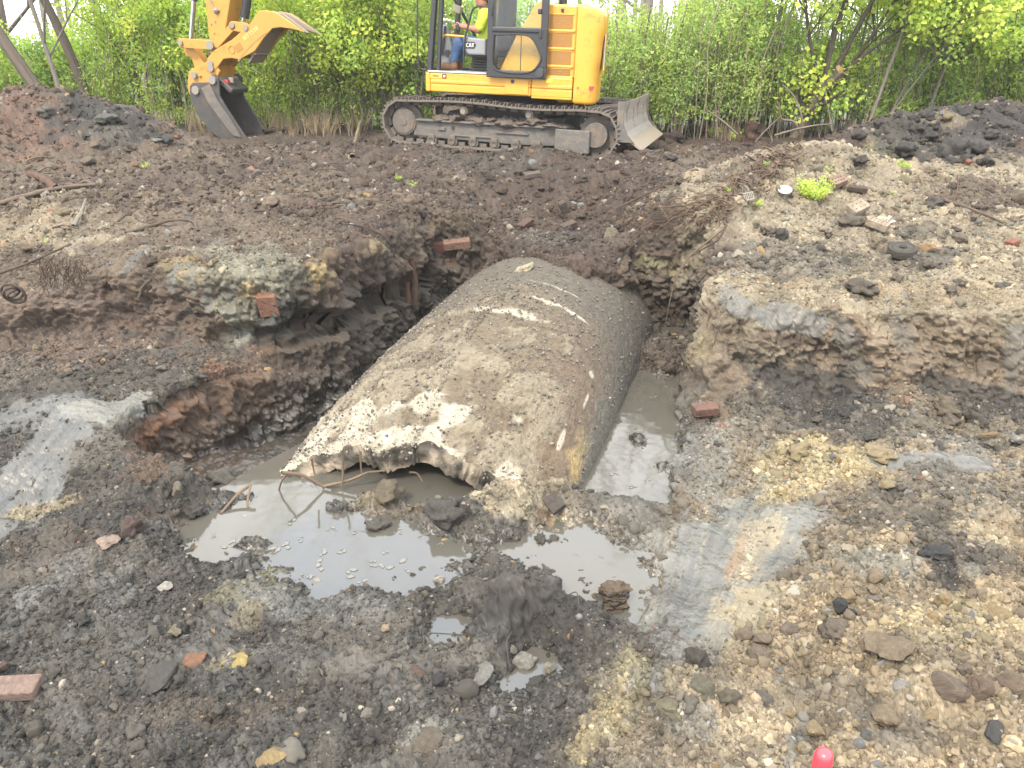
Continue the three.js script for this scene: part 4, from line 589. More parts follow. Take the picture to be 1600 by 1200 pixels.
  part(merge([tube([[-5.56, 2.3, .1], [-5.5, 2.05, .1], [-5.42, 1.9, .1], [-5.38, 1.86, .1]], .012), lumpAt(3, .05, -5.38, 1.84, .1), cyl(.014, .02, -5.44, 1.68, .085, 'z', 8), cyl(.014, .02, -5.48, 1.5, .085, 'z', 8), cyl(.014, .02, -5.52, 1.64, .085, 'z', 8)]), mPin, 'grease_line', stick);
  part(bar([-5.55, 3.6, zc], [-5.94, 2.0, zc], .055, 16), mBlk, 'cylinder_barrel', ex); part(bar([-5.92, 2.1, zc], [-6.1, 1.4, zc], .04, 16), mChrome, 'cylinder_rod', ex);
  const pin = (x, y, z, r = .05, l = .03) => cyl(r, l, x, y, z, 'z', 20);
  const bar2 = (a, b, w, z, t = .05, w2 = w) => { const dx = b[0] - a[0], dy = b[1] - a[1], l = Math.hypot(dx, dy), nx = -dy / l, ny = dx / l; const q = []; for (let i = 0; i <= 8; i++) { const an = Math.PI / 2 + i / 8 * Math.PI; q.push([a[0] + w * (Math.cos(an) * dx / l + Math.sin(an) * nx), a[1] + w * (Math.cos(an) * dy / l + Math.sin(an) * ny)]); } for (let i = 0; i <= 8; i++) { const an = -Math.PI / 2 + i / 8 * Math.PI; q.push([b[0] + w2 * (Math.cos(an) * dx / l + Math.sin(an) * nx), b[1] + w2 * (Math.cos(an) * dy / l + Math.sin(an) * ny)]); } return ext(q, t, z - t / 2, .008); };
  const l1 = part(merge([bar2([-6.13, 1.33], [-5.53, 1.31], .075, .12), bar2([-6.13, 1.33], [-5.53, 1.31], .075, -.32)]), mYa, 'guide_link', ex); part(merge([pin(-6.13, 1.33, .16, .045, .04), pin(-5.53, 1.31, .16, .07, .05), cyl(.045, .5, -6.13, 1.33, zc, 'z', 16)]), mPin, 'pin', l1);
  const l2 = part(merge([ext([[-6.22, 1.27], [-6.19, 1.12], [-6.08, 1.1], [-6.0, .82], [-5.86, .8], [-5.78, .95], [-6.02, 1.28], [-6.1, 1.32]], .2, zc - .1, .014)]), mYa, 'bucket_link', ex);
  const co = part(merge([.1, -.33].map(z => ext([[-6.13, .6], [-6.06, .87], [-5.98, .92], [-5.72, 1.02], [-5.62, 1.08], [-5.5, 1.04], [-5.42, .9], [-5.52, .74], [-5.75, .68], [-5.98, .53], [-6.08, .44]], .06, z - .02, .012)).concat([bx(.5, .12, .4, -5.75, .8, zc, .03, .4), bx(.2, .3, .4, -5.6, .9, zc, .03)])), mYa, 'quick_coupler', ex); part(merge([pin(-5.93, .82, .165, .055, .06), pin(-5.57, .95, .165, .06, .05), bx(.05, .02, .03, -5.82, .81, .16, .006), bx(.09, .09, .05, -5.3, .76, .0, .01)]), mPin, 'pin', co); part(bx(.09, .08, .06, -5.36, .73, .06, .01), std(.32, .04, .03, .5), 'red_block', co);
  // thumb
  const thO = [[-5.66, 1.0], [-5.63, 1.1], [-5.51, 1.22], [-5.1, 1.41], [-4.72, 1.66], [-4.52, 1.86], [-4.4, 1.87], [-4.2, 1.84], [-3.98, 1.72], [-3.72, 1.565], [-3.92, 1.6], [-4.14, 1.62], [-4.3, 1.6], [-4.48, 1.45], [-4.68, 1.24], [-5.0, 1.1], [-5.14, 1.12], [-5.31, 1.1], [-5.44, .97], [-5.52, .9], [-5.62, .9]];
  const tmb = part(merge([ext(thO, .05, .1, .012), ext(thO, .05, -.36, .012)]), mYa, 'thumb', ex);
  part(merge([bx(.62, .03, .44, -5.0, 1.17, -.12, .01, .1), bx(.8, .03, .42, -4.6, 1.36, -.12, .01, .86), bx(.45, .03, .42, -4.18, 1.64, -.12, .01, -.1)]), mWorn, 'thumb_belly_plate', tmb);
  { const s = []; for (let k = 0; k < 22; k++) { const t = k / 21; s.push(bx(.032, .032, .05, lerp(-5.0, -4.42, t) - .01, lerp(1.09, 1.52, t) - .004 + .03 * Math.sin(t * 3), .125, .004, .78)); } part(merge(s), mWorn, 'serrated_edge', tmb); }
  part(merge([ext([[-4.35, 1.87], [-4.15, 1.83], [-3.95, 1.71], [-3.7, 1.555], [-3.72, 1.545], [-3.98, 1.63], [-4.25, 1.64]], .06, -.02, .01), ext([[-4.35, 1.87], [-4.15, 1.83], [-3.9, 1.7], [-3.6, 1.54], [-3.98, 1.62], [-4.25, 1.64]], .06, -.24, .01)]), mWorn, 'thumb_tip', tmb);
  { const g = txt('MT1518', .07); g.rotateZ(.56); g.translate(-4.72, 1.52, .152); part(g, std(.6, .4, .15, .6), 'lettering', tmb); part(bx(.14, .12, .004, -4.98, 1.29, .152, 0, .5), mLouv, 'marking', tmb); part(new THREE.TorusGeometry(.06, .008, 6, 24).translate(-5.12, 1.25, .15), mLouv, 'marking', tmb); }
  const tl = part(merge([bar2([-5.42, 1.33], [-5.06, 1.62], .06, .12, .05), bar2([-5.06, 1.62], [-4.82, 1.6], .075, .12, .05), bar2([-5.42, 1.33], [-5.06, 1.62], .06, -.3, .05), bar2([-5.06, 1.62], [-4.82, 1.6], .075, -.3, .05), bar2([-4.86, 1.58], [-4.74, 1.5], .05, zc, .4)]), mYa, 'thumb_link', ex); part(merge([pin(-5.06, 1.63, .155, .045, .03), pin(-4.8, 1.6, .155, .045, .03), pin(-5.57, 1.02, .16, .05, .04)]), mPin, 'pin', tl);
  part(bar([-4.55, 3.1, zc], [-4.98, 1.76, zc], .075, 18), mBlk, 'thumb_cylinder', ex); part(bar([-4.99, 1.76, zc], [-5.03, 1.63, zc], .04, 14), mChrome, 'cylinder_rod', ex);
  // bucket: two side plates, a curved shell, an open mouth towards the machine
  const bo = [[-6.0, .64], [-5.93, .7], [-5.6, .72], [-5.53, .84], [-5.45, .86], [-5.39, .8], [-5.4, .5], [-5.28, .3], [-5.1, .04], [-4.93, -.2], [-5.02, -.3], [-5.35, -.28], [-5.66, -.12], [-5.9, .14], [-6.02, .4]];
  const bk = new THREE.Group(); bk.name = 'bucket'; ex.add(bk);
  for (const z of [.2, -.46]) part(ext(bo, .04, z, .01), mBkt, 'side_plate', bk);
  { const cv = new THREE.CatmullRomCurve3([[-5.6, .7], [-5.85, .62], [-5.98, .42], [-5.9, .15], [-5.66, -.12], [-5.35, -.28], [-4.95, -.26]].map(p => V(p[0], p[1], 0))); const q = cv.getPoints(40), w = q.map(p => [p.x, p.y]); const n = q.map((p, i) => { const a = q[Math.max(0, i - 1)], b = q[Math.min(40, i + 1)], l = Math.hypot(b.x - a.x, b.y - a.y); return [p.x - (b.y - a.y) / l * .03, p.y + (b.x - a.x) / l * .03]; }).reverse(); part(ext([...w, ...n], .64, -.44, 0), mBkt, 'shell', bk); }
  part(ext([[-5.75, .62], [-5.56, .7], [-5.44, .42], [-5.2, .1], [-5.05, -.16], [-5.2, -.14], [-5.45, .14], [-5.66, .42]], .03, .235, .008), mSteel, 'wear_strip', bk);
  for (let k = 0; k < 4; k++) part(ext([[-5.1, -.18], [-4.96, -.2], [-4.8, -.33], [-5.0, -.29]], .07, -.42 + k * .185, .01), mWorn, 'tooth', bk);
  part(merge([pin(-5.87, .58, .25, .07, .05), pin(-5.5, .76, .25, .07, .05), cyl(.05, .7, -5.87, .58, -.11, 'z', 16), cyl(.05, .7, -5.5, .76, -.11, 'z', 16)]), mPin, 'bucket_pin', bk);
  part(merge([bx(.3, .1, .5, -5.35, .66, -.12, .03, -.6)]), mBkt, 'ear_plate', bk);
  onMachine(ex); top(ex, 'excavator', 'yellow tracked excavator with open cab, rear blade and grey bucket on its arm', 'excavator');
}
function lumpAt(sd, r, x, y, z) { const g = lump('clod', sd, 2, r, r, r); g.translate(x, y, z); return g; }

// ---------------------------------------------------------------- the operator
function blob(caps, cell, k = .035, shape) {   // smooth union of tapered capsules, meshed
  const lo = V(1e9, 1e9, 1e9), hi = V(-1e9, -1e9, -1e9);
  for (const c of caps) for (const e of [0, 1]) { const p = c[e], r = c[2 + e] + .04; lo.min(V(p[0] - r, p[1] - r, p[2] - r)); hi.max(V(p[0] + r, p[1] + r, p[2] + r)); }
  const ctr = lo.clone().add(hi).multiplyScalar(.5), size = Math.max(hi.x - lo.x, hi.y - lo.y, hi.z - lo.z) / 2, N = Math.ceil(size * 2 / cell) + 4, hs = N / 2, sc = size * 1.08;
  const mc = new MarchingCubes(N, new THREE.MeshStandardMaterial(), false, false, 160000); mc.isolation = 0;
  for (let z = 0; z < N; z++) for (let y = 0; y < N; y++) for (let x = 0; x < N; x++) {
    const p = [ctr.x + (x - hs) / hs * sc, ctr.y + (y - hs) / hs * sc, ctr.z + (z - hs) / hs * sc]; let d = 9;
    for (const c of caps) { const a = c[0], b = c[1], ex_ = b[0] - a[0], ey = b[1] - a[1], ez = b[2] - a[2], px = p[0] - a[0], py = p[1] - a[1], pz = p[2] - a[2], t = clamp((px * ex_ + py * ey + pz * ez) / (ex_ * ex_ + ey * ey + ez * ez + 1e-9)); const q = Math.hypot(px - t * ex_, py - t * ey, pz - t * ez) - lerp(c[2], c[3], t); const h = clamp(.5 + .5 * (d - q) / k); d = lerp(d, q, h) - k * h * (1 - h); }
    if (shape) d = shape(d, p); mc.field[x + y * N + z * N * N] = -d;
  }
  mc.update(); const g = new THREE.BufferGeometry(), n = mc.count ?? mc.geometry.drawRange.count;
  g.setAttribute('position', new THREE.BufferAttribute(mc.positionArray.slice(0, n * 3), 3)); g.setAttribute('normal', new THREE.BufferAttribute(mc.normalArray.slice(0, n * 3), 3)); g.scale(sc, sc, sc); g.translate(ctr.x, ctr.y, ctr.z);
  const m = mergeVertices(g, 1e-5); m.computeVertexNormals(); return m;
}
{
  const p = new THREE.Group(), zc = .68; // faces -x
  const skin = std(.33, .15, .1, .6), Z = s => zc + s;
  const body = [[[-.36, 1.42, zc], [-.36, 1.6, zc], .13, .13], [[-.36, 1.6, zc], [-.37, 1.84, zc], .13, .12], [[-.38, 1.88, zc], [-.42, 1.97, zc], .06, .055]];
  for (const s of [-1, 1]) body.push([[-.37, 1.84, Z(s * .15)], [-.42, 1.66, Z(s * .24)], .055, .045], [[-.42, 1.66, Z(s * .24)], [-.66, 1.7, Z(s * .22)], .045, .032], [[-.36, 1.43, Z(s * .09)], [-.76, 1.49, Z(s * .12)], .085, .065], [[-.76, 1.49, Z(s * .12)], [-.86, 1.2, Z(s * .12)], .06, .04], [[-.66, 1.7, Z(s * .22)], [-.72, 1.7, Z(s * .22)], .034, .03]);
  const head = [[[-.44, 2.02, zc], [-.47, 2.16, zc], .085, .095], [[-.43, 2.12, zc], [-.41, 2.16, zc], .09, .095], [[-.5, 2.02, zc], [-.525, 2.0, zc], .04, .03], [[-.55, 2.12, zc], [-.575, 2.075, zc], .014, .019], [[-.545, 2.035, zc - .02], [-.545, 2.035, zc + .02], .012, .012]];
  for (const s of [-1, 1]) head.push([[-.41, 2.12, Z(s * .092)], [-.405, 2.07, Z(s * .09)], .022, .013], [[-.545, 2.14, Z(s * .035)], [-.54, 2.14, Z(s * .05)], .014, .012]);
  const hand = s => { const h = [], x = -.7, y = 1.7, z = Z(s * .22); h.push([[x, y, z], [x - .055, y - .005, z], .03, .028]); for (let f = 0; f < 4; f++) { const zz = y + .022 - f * .016, l = [.05, .058, .053, .042][f]; h.push([[x - .055, zz, z + .01], [x - .07 - l * .5, zz - .005, z + .012], .0105, .0095], [[x - .07 - l * .5, zz - .005, z + .012], [x - .06 - l * .4, zz - .012, z - .025], .0095, .008]); } h.push([[x - .015, y + .02, z - .02], [x - .05, y + .042, z - .03], .012, .011], [[x - .05, y + .042, z - .03], [x - .08, y + .045, z - .02], .011, .009]); return blob(h, .0045, .008); };
  const geos = [blob(body, .016, .04), blob(head, .008, .02), hand(1), hand(-1)].map(g => { for (const k of Object.keys(g.attributes)) if (k !== 'position' && k !== 'normal') g.deleteAttribute(k); return g.toNonIndexed(); });
  part(mergeGeometries(geos), skin, 'body', p);
  const shirt = [[[-.36, 1.42, zc], [-.36, 1.6, zc], .155, .15], [[-.36, 1.6, zc], [-.375, 1.84, zc], .15, .135]]; for (const s of [-1, 1]) shirt.push([[-.37, 1.85, Z(s * .13)], [-.405, 1.7, Z(s * .23)], .075, .072]);
  part(blob(shirt, .014, .05, (d, q) => Math.max(d + .006 * noise(q[0] * 22, q[1] * 14, q[2] * 22), -(Math.hypot(q[0] + .4, q[1] - 1.98, q[2] - zc) - .085))), std(.5, .62, .05, .85), 'hi_vis_shirt', p);
  const jeans = []; for (const s of [-1, 1]) jeans.push([[-.34, 1.43, Z(s * .08)], [-.76, 1.5, Z(s * .12)], .115, .085], [[-.76, 1.5, Z(s * .12)], [-.855, 1.235, Z(s * .12)], .082, .062]);
  part(blob(jeans, .014, .04, (d, q) => d + .008 * noise(q[0] * 18, q[1] * 18, q[2] * 18)), std(.055, .11, .22, .9), 'jeans', p);
  const boots = []; for (const s of [-1, 1]) { const z = Z(s * .12); boots.push([[-.86, 1.27, z], [-.845, 1.17, z], .062, .055], [[-.84, 1.155, z], [-1.0, 1.155, z], .05, .048], [[-1.0, 1.155, z], [-1.09, 1.165, z], .048, .038]); }
  part(blob(boots, .011, .03), std(.18, .095, .045, .85), 'work_boots', p);
  part(blob([[[-.39, 2.15, zc], [-.43, 2.215, zc], .092, .085], [[-.36, 2.08, zc], [-.38, 2.17, zc], .075, .09]], .009, .03, (d, q) => Math.max(d, -(q[0] + .5 + (q[1] - 2.15) * .4 + .02))), std(.045, .03, .02, .9), 'hair', p);
  onMachine(p); top(p, 'person', 'person seated in the excavator cab in yellow shirt, jeans and brown boots holding the joystick', 'person');
}
// ---------------------------------------------------------------- the woods behind
const leafMat = (r, g, b) => { const m = new THREE.MeshPhysicalMaterial({ transmission: .5, thickness: 0, roughness: .95, side: THREE.DoubleSide, specularIntensity: .3 }); m.color.setRGB(r, g, b); return m; };
const mLeaf = leafMat(1, 1, 1), mBark = new THREE.MeshStandardMaterial({ roughness: .95, bumpMap: grainTex, bumpScale: .03 }), mBarkL = mBark.clone(); mBark.color.setRGB(.1, .08, .062); mBarkL.color.setRGB(.19, .165, .14);
function leafCluster(sd, n, len, wid, spread) {   // a twig end with its own leaves, each bent along the midrib
  const pos = [], idx = []; let s2 = sd * 131 + 7; const r2 = () => (s2 = (s2 * 1103515245 + 12345) & 0x7fffffff) / 0x7fffffff;
  for (let i = 0; i < n; i++) {
    const c = V((r2() - .5), (r2() - .5), (r2() - .5)).multiplyScalar(spread), d = V(r2() - .5, r2() * .9 - .55, r2() - .5).normalize(), u = V(r2() - .5, r2() + .3, r2() - .5).normalize(), sdv = d.clone().cross(u).normalize(), nn = sdv.clone().cross(d), l = len * (.6 + .7 * r2()), w = wid * (.7 + .6 * r2()), k = pos.length / 3;
    const P = [c, c.clone().addScaledVector(d, l * .45).addScaledVector(sdv, w * .5).addScaledVector(nn, w * .18), c.clone().addScaledVector(d, l), c.clone().addScaledVector(d, l * .45).addScaledVector(sdv, -w * .5).addScaledVector(nn, w * .18)];
    for (const p of P) pos.push(p.x, p.y, p.z); idx.push(k, k + 1, k + 2, k, k + 2, k + 3);
  }
  const g = new THREE.BufferGeometry(); g.setAttribute('position', new THREE.Float32BufferAttribute(pos, 3)); g.setIndex(idx); g.computeVertexNormals(); return g;
}
const LEAF = { small: leafCluster(1, 22, .075, .03, .26), mid: leafCluster(2, 20, .085, .042, .3), broad: leafCluster(3, 15, .085, .07, .34), far: leafCluster(5, 22, .22, .13, .8) };
const GREEN = { lime: [.50, .63, .12], fresh: [.42, .56, .11], mid: [.32, .45, .10], deep: [.2, .3, .07], willow: [.36, .48, .14], pale: [.5, .58, .22] };
function crownMesh(geo, list, c) {
  const im = new THREE.InstancedMesh(geo, mLeaf, list.length), M = new THREE.Matrix4(), q = new THREE.Quaternion(), e = new THREE.Euler(), col = new THREE.Color();
  list.forEach((p, i) => { e.set(rnd() * 6.3, rnd() * 6.3, rnd() * 6.3); q.setFromEuler(e); const s = p[3] * rr(.75, 1.3); M.compose(V(p[0], p[1], p[2]), q, V(s, s, s)); im.setMatrixAt(i, M); const f = rr(.65, 1.3), w = rr(-.12, .16), cc = p[4] || c; im.setColorAt(i, col.setRGB(cc[0] * f * (1 + w), cc[1] * f, cc[2] * f * (1 - w))); });
  im.name = 'crown'; im.userData.kind = 'stuff'; return im;
}
const groundAt = (x, z) => height(x, z);
// stems: list of point lists with radii; leaves round the outer part of every twig
function tree(name, label, cat, group, x, z, o) {
  const t = grp(name, x, groundAt(x, z) - .05, z), wood = [], leaves = [];
  const grow = (a, dir, len, r, lvl) => {
    const pts = [a], d = V(...dir).normalize(), n = 4; let p = V(...a);
    for (let i = 0; i < n; i++) { d.add(V(rr(-1, 1), rr(-.5, .9), rr(-1, 1)).multiplyScalar(o.wander ?? .16)).normalize(); p = p.clone().addScaledVector(d, len / n); pts.push([p.x, p.y, p.z]); }
    wood.push(branch(pts, r, r * (lvl ? .35 : .5), lvl ? 7 : 14, lvl > 1 ? 4 : 6, .08));
    const c = new THREE.CatmullRomCurve3(pts.map(q => V(...q)));
    if (lvl < (o.levels ?? 2)) for (let k = 0; k < o.kids[lvl]; k++) { const u = lerp(o.from ?? .3, 1, (k + rnd()) / o.kids[lvl]), q = c.getPointAt(u), tg = c.getTangentAt(u), sp = o.spread ?? .9; grow([q.x, q.y, q.z], [tg.x + rr(-1, 1) * sp, tg.y * .8 + rr(-.2, .6), tg.z + rr(-1, 1) * sp], len * rr(.35, .6), r * lerp(.55, .3, u), lvl + 1); }
    if (lvl >= (o.leafFrom ?? 1)) { const m = Math.round(o.leaves * (o.thin ?? .44) * len * (lvl === 1 ? .7 : 1)); for (let k = 0; k < m; k++) { const q = c.getPointAt(rr(lvl === 1 ? .35 : .1, 1)), j = o.fuzz ?? .14; leaves.push([q.x + rr(-j, j), q.y + rr(-j, j), q.z + rr(-j, j), o.size ?? 1]); } }
  };
  for (const s of o.stems) grow(s[0], s[1], s[2], s[3], 0);
  part(merge(wood), o.bark || mBark, 'trunk', t); if (leaves.length) { const c = crownMesh(o.leaf || LEAF.mid, leaves, o.green); t.add(c); }
  if (o.extra) o.extra(t);
  return top(t, name, label, cat, group);
}
const at2 = (px, z) => atZ(px, 200, z)[0];
{ // tall trunks at the left and far behind
  const T = (px, z, lean, h, r, bark, lv, label, g = GREEN.fresh, nm = 'tall_tree') => tree(nm, label, 'tree', null, at2(px, z), z, { stems: [[[0, 0, 0], [lean, 1, rr(-.1, .1)], h, r]], kids: [9, 4], spread: 1.1, from: .28, leaves: lv, green: g, bark, wander: .05, levels: 2, size: 1.0, thin: .22, leaf: LEAF.small, fuzz: .22 });
  T(104, -15.0, -.5, 6.5, .125, mBark, 2, 'leaning thick brown tree trunk at the far left edge', GREEN.mid);
  T(158, -16.4, -.13, 7.5, .095, mBark, 2, 'upright grey trunk second from the left, behind the dark mound', GREEN.fresh);
  T(112, -14.6, -.1, 4.2, .045, mBarkL, 2, 'thin pale sapling stem in front of the leaning trunk', GREEN.fresh, 'sapling');
  T(482, -21, -.05, 8, .09, mBarkL, 6, 'slim grey tree just right of the raised thumb of the bucket', GREEN.fresh);
  T(560, -24, .06, 9, .1, mBarkL, 8, 'slim tree half way between bucket arm and cab', GREEN.lime);
  T(972, -22, -.03, 9, .16, mBarkL, 2.5, 'straight grey trunk next to the counterweight', GREEN.fresh); T(996, -23, .02, 9, .13, mBarkL, 2.5, 'straight grey trunk close behind the first one right of the excavator', GREEN.fresh);
  T(1040, -22, .28, 8, .15, mBarkL, 5, 'grey trunk leaning right behind the willow thicket', GREEN.pale);
  T(30, -24, .1, 8, .12, mBark, 3, 'far tree with mid green leaves behind the reddish mound', GREEN.mid); T(250, -25, .04, 8, .1, mBarkL, 4, 'far slim tree seen between mound and bucket arm', GREEN.fresh); T(380, -26, -.05, 8, .1, mBark, 6, 'far slim tree right behind the bucket arm', GREEN.fresh);
  T(640, -25, .1, 8, .1, mBark, 8, 'far tree seen through the front of the cab', GREEN.fresh); T(800, -27, 0, 9, .12, mBark, 8, 'far tree behind the roof of the excavator', GREEN.fresh); T(1560, -26, .1, 8, .12, mBark, 7, 'far tree at the right edge with pale leaves', GREEN.pale);
}
{ // bushes, each of several stems
  const B = (px, z, h, w, g, lv, label, leaf = LEAF.mid, n = 6) => { const st = []; for (let i = 0; i < n; i++) { const a = i / n * TAU + rnd(); st.push([[rr(-.25, .25) * w, 0, rr(-.2, .2) * w], [Math.cos(a) * .32 * w / h * 2, 1, Math.sin(a) * .25], h * rr(.7, 1.05), .025]); } return tree('leafy_bush', label, 'bush', null, at2(px, z), z, { stems: st, kids: [6, 3], spread: 1.0, from: .2, leaves: lv, green: g, levels: 2, leaf, wander: .14, fuzz: .2, bark: mBarkL }); };
  B(15, -17.5, 1.6, 1.2, GREEN.fresh, 13, 'bright bush at the far left behind the reddish mound'); B(60, -17, 1.3, 1.0, GREEN.mid, 14, 'low bush at the foot of the leaning trunk'); B(165, -17.6, 1.5, 1.0, GREEN.fresh, 12, 'low bush between leaning trunk and tall sapling bush');
  B(238, -17.4, 3.3, .8, GREEN.lime, 12, 'tall lime green sapling bush left of the bucket arm'); B(275, -17.8, 3.2, 1.1, GREEN.fresh, 12, 'fresh green bush directly behind the bucket arm'); B(345, -17.4, 2.5, 1.0, GREEN.lime, 12, 'lime green bush under the bucket linkage');
  B(415, -16.8, 2.2, 1.3, GREEN.lime, 14, 'rounded lime green bush under the raised thumb'); B(470, -17.0, 2.6, 1.2, GREEN.fresh, 14, 'fresh green bush right of the bucket'); B(530, -16.2, 2.6, 1.2, GREEN.lime, 14, 'lime green bush in the gap between bucket and tracks'); B(590, -16, 3.0, 1.3, GREEN.lime, 13, 'tall lime green bush left of the cab'); B(640, -15.6, 2.8, 1.1, GREEN.fresh, 13, 'green bush at the front corner of the cab'); B(560, -18, 3.4, 1.2, GREEN.fresh, 11, 'tall bush further back left of the cab'); B(440, -18.5, 3.2, 1.2, GREEN.fresh, 10, 'tall bush further back behind the thumb');
  B(720, -16.8, 2.4, 1.4, GREEN.fresh, 12, 'bush seen through the open cab'); B(820, -16.8, 2.2, 1.4, GREEN.mid, 10, 'bush behind the slewing ring of the excavator'); 
  B(1470, -15.6, 2.6, 1.4, GREEN.lime, 13, 'bright bush behind the dark mound on the right'); B(1545, -16, 2.5, 1.4, GREEN.fresh, 13, 'fresh green bush second from the right edge'); B(1610, -15.4, 2.3, 1.3, GREEN.lime, 13, 'bright bush at the right edge'); B(1420, -17.5, 3.2, 1.3, GREEN.fresh, 12, 'tall bush behind the broad leaved tree', LEAF.broad); B(1600, -18, 3.2, 1.5, GREEN.fresh, 11, 'tall bush far back at the right edge'); B(1500, -18, 3.4, 1.5, GREEN.lime, 11, 'tall bright bush far back above the dark mound');
}
{ // broad leaved tree with a sawn stump, and its pale neighbour stems
  const z = -14.6, x = at2(1240, z), cut = [.55, 1.12, .1];
  tree('broad_leaved_tree', 'broad leaved tree with a sawn off leaning trunk and a lime green crown', 'tree', null, x, z, { stems: [[[0, 0, 0], [.5, 1, .1], 1.25, .11], [[.4, .95, .05], [.05, 1, 0], 3.2, .05], [[.5, 1.0, .05], [.35, 1, 0], 3.4, .045], [[.4, .9, .05], [-.4, 1, .2], 3, .035], [[.1, .2, -.1], [.6, 1, .1], 3.6, .03], [[.5, 1, .1], [.8, .9, .3], 2.8, .03]], kids: [7, 4], spread: 1.25, from: .3, leaves: 13, green: GREEN.lime, leaf: LEAF.broad, levels: 2, wander: .12, fuzz: .26, bark: mBark, extra: t => { const g = cyl(.1, .05, 0, 0, 0, 'y', 18); g.rotateZ(-.9); g.rotateY(-.7); g.translate(.64, 1.2, .12); part(g, std(.42, .26, .12, .9), 'sawn_face', t); part(branch([[.2, .5, 0], [.45, .95, .06], [.66, 1.18, .12]], .12, .1, 10, 9), mBark, 'stump', t); } });
  const S = (px, lean, h, r, label, zz) => tree('pale_sapling', label, 'tree', null, at2(px, zz), zz, { stems: [[[0, 0, 0], [lean, 1, 0], h, r]], kids: [6, 4], spread: 1.1, from: .4, leaves: 12, green: GREEN.lime, leaf: LEAF.broad, levels: 2, wander: .05, fuzz: .25, bark: mBarkL });
  S(1352, .22, 3.6, .035, 'pale straight sapling right of the sawn trunk', -14.2); S(1362, .6, 2.8, .018, 'slanting sapling stem growing out to the right', -14.2); S(1372, .4, 2.8, .018, 'slanting sapling close beside the pale straight one', -14.4); S(1320, .35, 3.4, .05, 'brown sapling between sawn trunk and pale sapling', -15.2); S(1190, .05, 3.4, .04, 'sapling with hanging lime leaves left of the sawn trunk', -15.3); S(1140, -.1, 3.2, .03, 'slender sapling in the right part of the willow thicket', -15.6); S(1440, .2, 3.2, .04, 'slender sapling above the left end of the dark mound', -15);
}
{ // willow thicket: countless thin stems
  const st = new THREE.Group(), stems = [], leaves = []; const sg = branch([[0, 0, 0], [.03, .35, .02], [0, .7, .05], [.08, 1, 0]], 1, .45, 8, 4, .05).scale(1, 1, 1);
  const stem = new THREE.TubeGeometry(new THREE.CatmullRomCurve3([V(0, 0, 0), V(.02, .35, .01), V(-.01, .7, .03), V(.04, 1, 0)]), 8, .0055, 4, false);
  const zone = (p0, p1, z0, z1, n, h0, h1, g, dens, lo = .04) => { for (let i = 0; i < n; i++) { const z = rr(z0, z1), x = at2(rr(p0, p1), z), y = groundAt(x, z) - .05, h = rr(h0, h1); stems.push([x, y, z, h]); const m = Math.round(h * dens); for (let k = 0; k < m; k++) { const u = rr(lo, 1.03) ** .8; leaves.push([x + rr(-.16, .16), y + h * u, z + rr(-.16, .16), rr(.7, 1), rnd() < .25 ? GREEN.mid : g]); } } };
  zone(940, 1060, -14.2, -17, 130, 1.3, 2.2, GREEN.willow, 7, .15); zone(1050, 1180, -14.2, -17.5, 170, 1.5, 2.7, GREEN.willow, 7, .15); zone(1130, 1420, -14.6, -17.5, 220, 1.3, 2.6, GREEN.mid, 6, .12); zone(1380, 1620, -15, -17.5, 160, 1.2, 2.4, GREEN.mid, 7); zone(160, 420, -16.2, -18.5, 150, 1.0, 2.2, GREEN.fresh, 6); zone(380, 680, -15.8, -17.6, 200, .9, 2.0, GREEN.fresh, 7); zone(640, 960, -15.4, -17.5, 220, .8, 2.0, GREEN.mid, 7); zone(-40, 180, -16.2, -18.5, 120, .7, 1.4, GREEN.mid, 7); zone(-400, -40, -14, -18, 140, 1, 2.6, GREEN.fresh, 6); zone(1620, 2000, -14, -18, 140, 1, 2.6, GREEN.fresh, 6);
  const im = new THREE.InstancedMesh(stem, new THREE.MeshStandardMaterial({ roughness: .9 }), stems.length), M = new THREE.Matrix4(), q = new THREE.Quaternion(), e = new THREE.Euler(), c = new THREE.Color();
  stems.forEach((s, i) => { e.set(rr(-.12, .12), rnd() * 6.3, rr(-.14, .14)); q.setFromEuler(e); const w = rr(1, 2.6); M.compose(V(s[0], s[1], s[2]), q, V(w, s[3], w)); im.setMatrixAt(i, M); const f = rr(.5, 1.3); im.setColorAt(i, c.setRGB(.17 * f, .14 * f, .1 * f)); }); im.name = 'stems'; im.userData.kind = 'stuff'; st.add(im);
  const l = crownMesh(LEAF.small, leaves, GREEN.willow); l.name = 'leaves'; st.add(l);
  top(st, 'willow_thicket', 'dense thicket of thin young willow stems along the edge of the woods', null, null, 'stuff');
}
{ // far edge of the woods, seen only in the gaps
  const l = []; for (let i = 0; i < 420; i++) { const z = rr(-30, -46), x = rr(-.35, 1) * -z * .95, y = groundAt(x, z) + rr(0, 3.4) * (.6 + .4 * Math.sin(x * .7) * Math.sin(x * .23 + 1)); l.push([x, y, z, rr(.8, 1.4)]); }
  const g = new THREE.Group(), c = crownMesh(LEAF.far, l, GREEN.fresh); c.name = 'leaves'; g.add(c); const tr = []; for (let i = 0; i < 70; i++) { const z = rr(-28, -44), x = rr(-1, 1) * -z * .9, y = groundAt(x, z), a = rr(-.6, .6); tr.push(bar([x, y - .2, z], [x + a, y + rr(7, 11), z], rr(.08, .16), 6, .05)); } part(merge(tr), mBarkL, 'trunks', g).userData.kind = 'stuff';
  top(g, 'far_woods', 'far edge of the woods reading as one pale green mass', null, null, 'stuff');
}
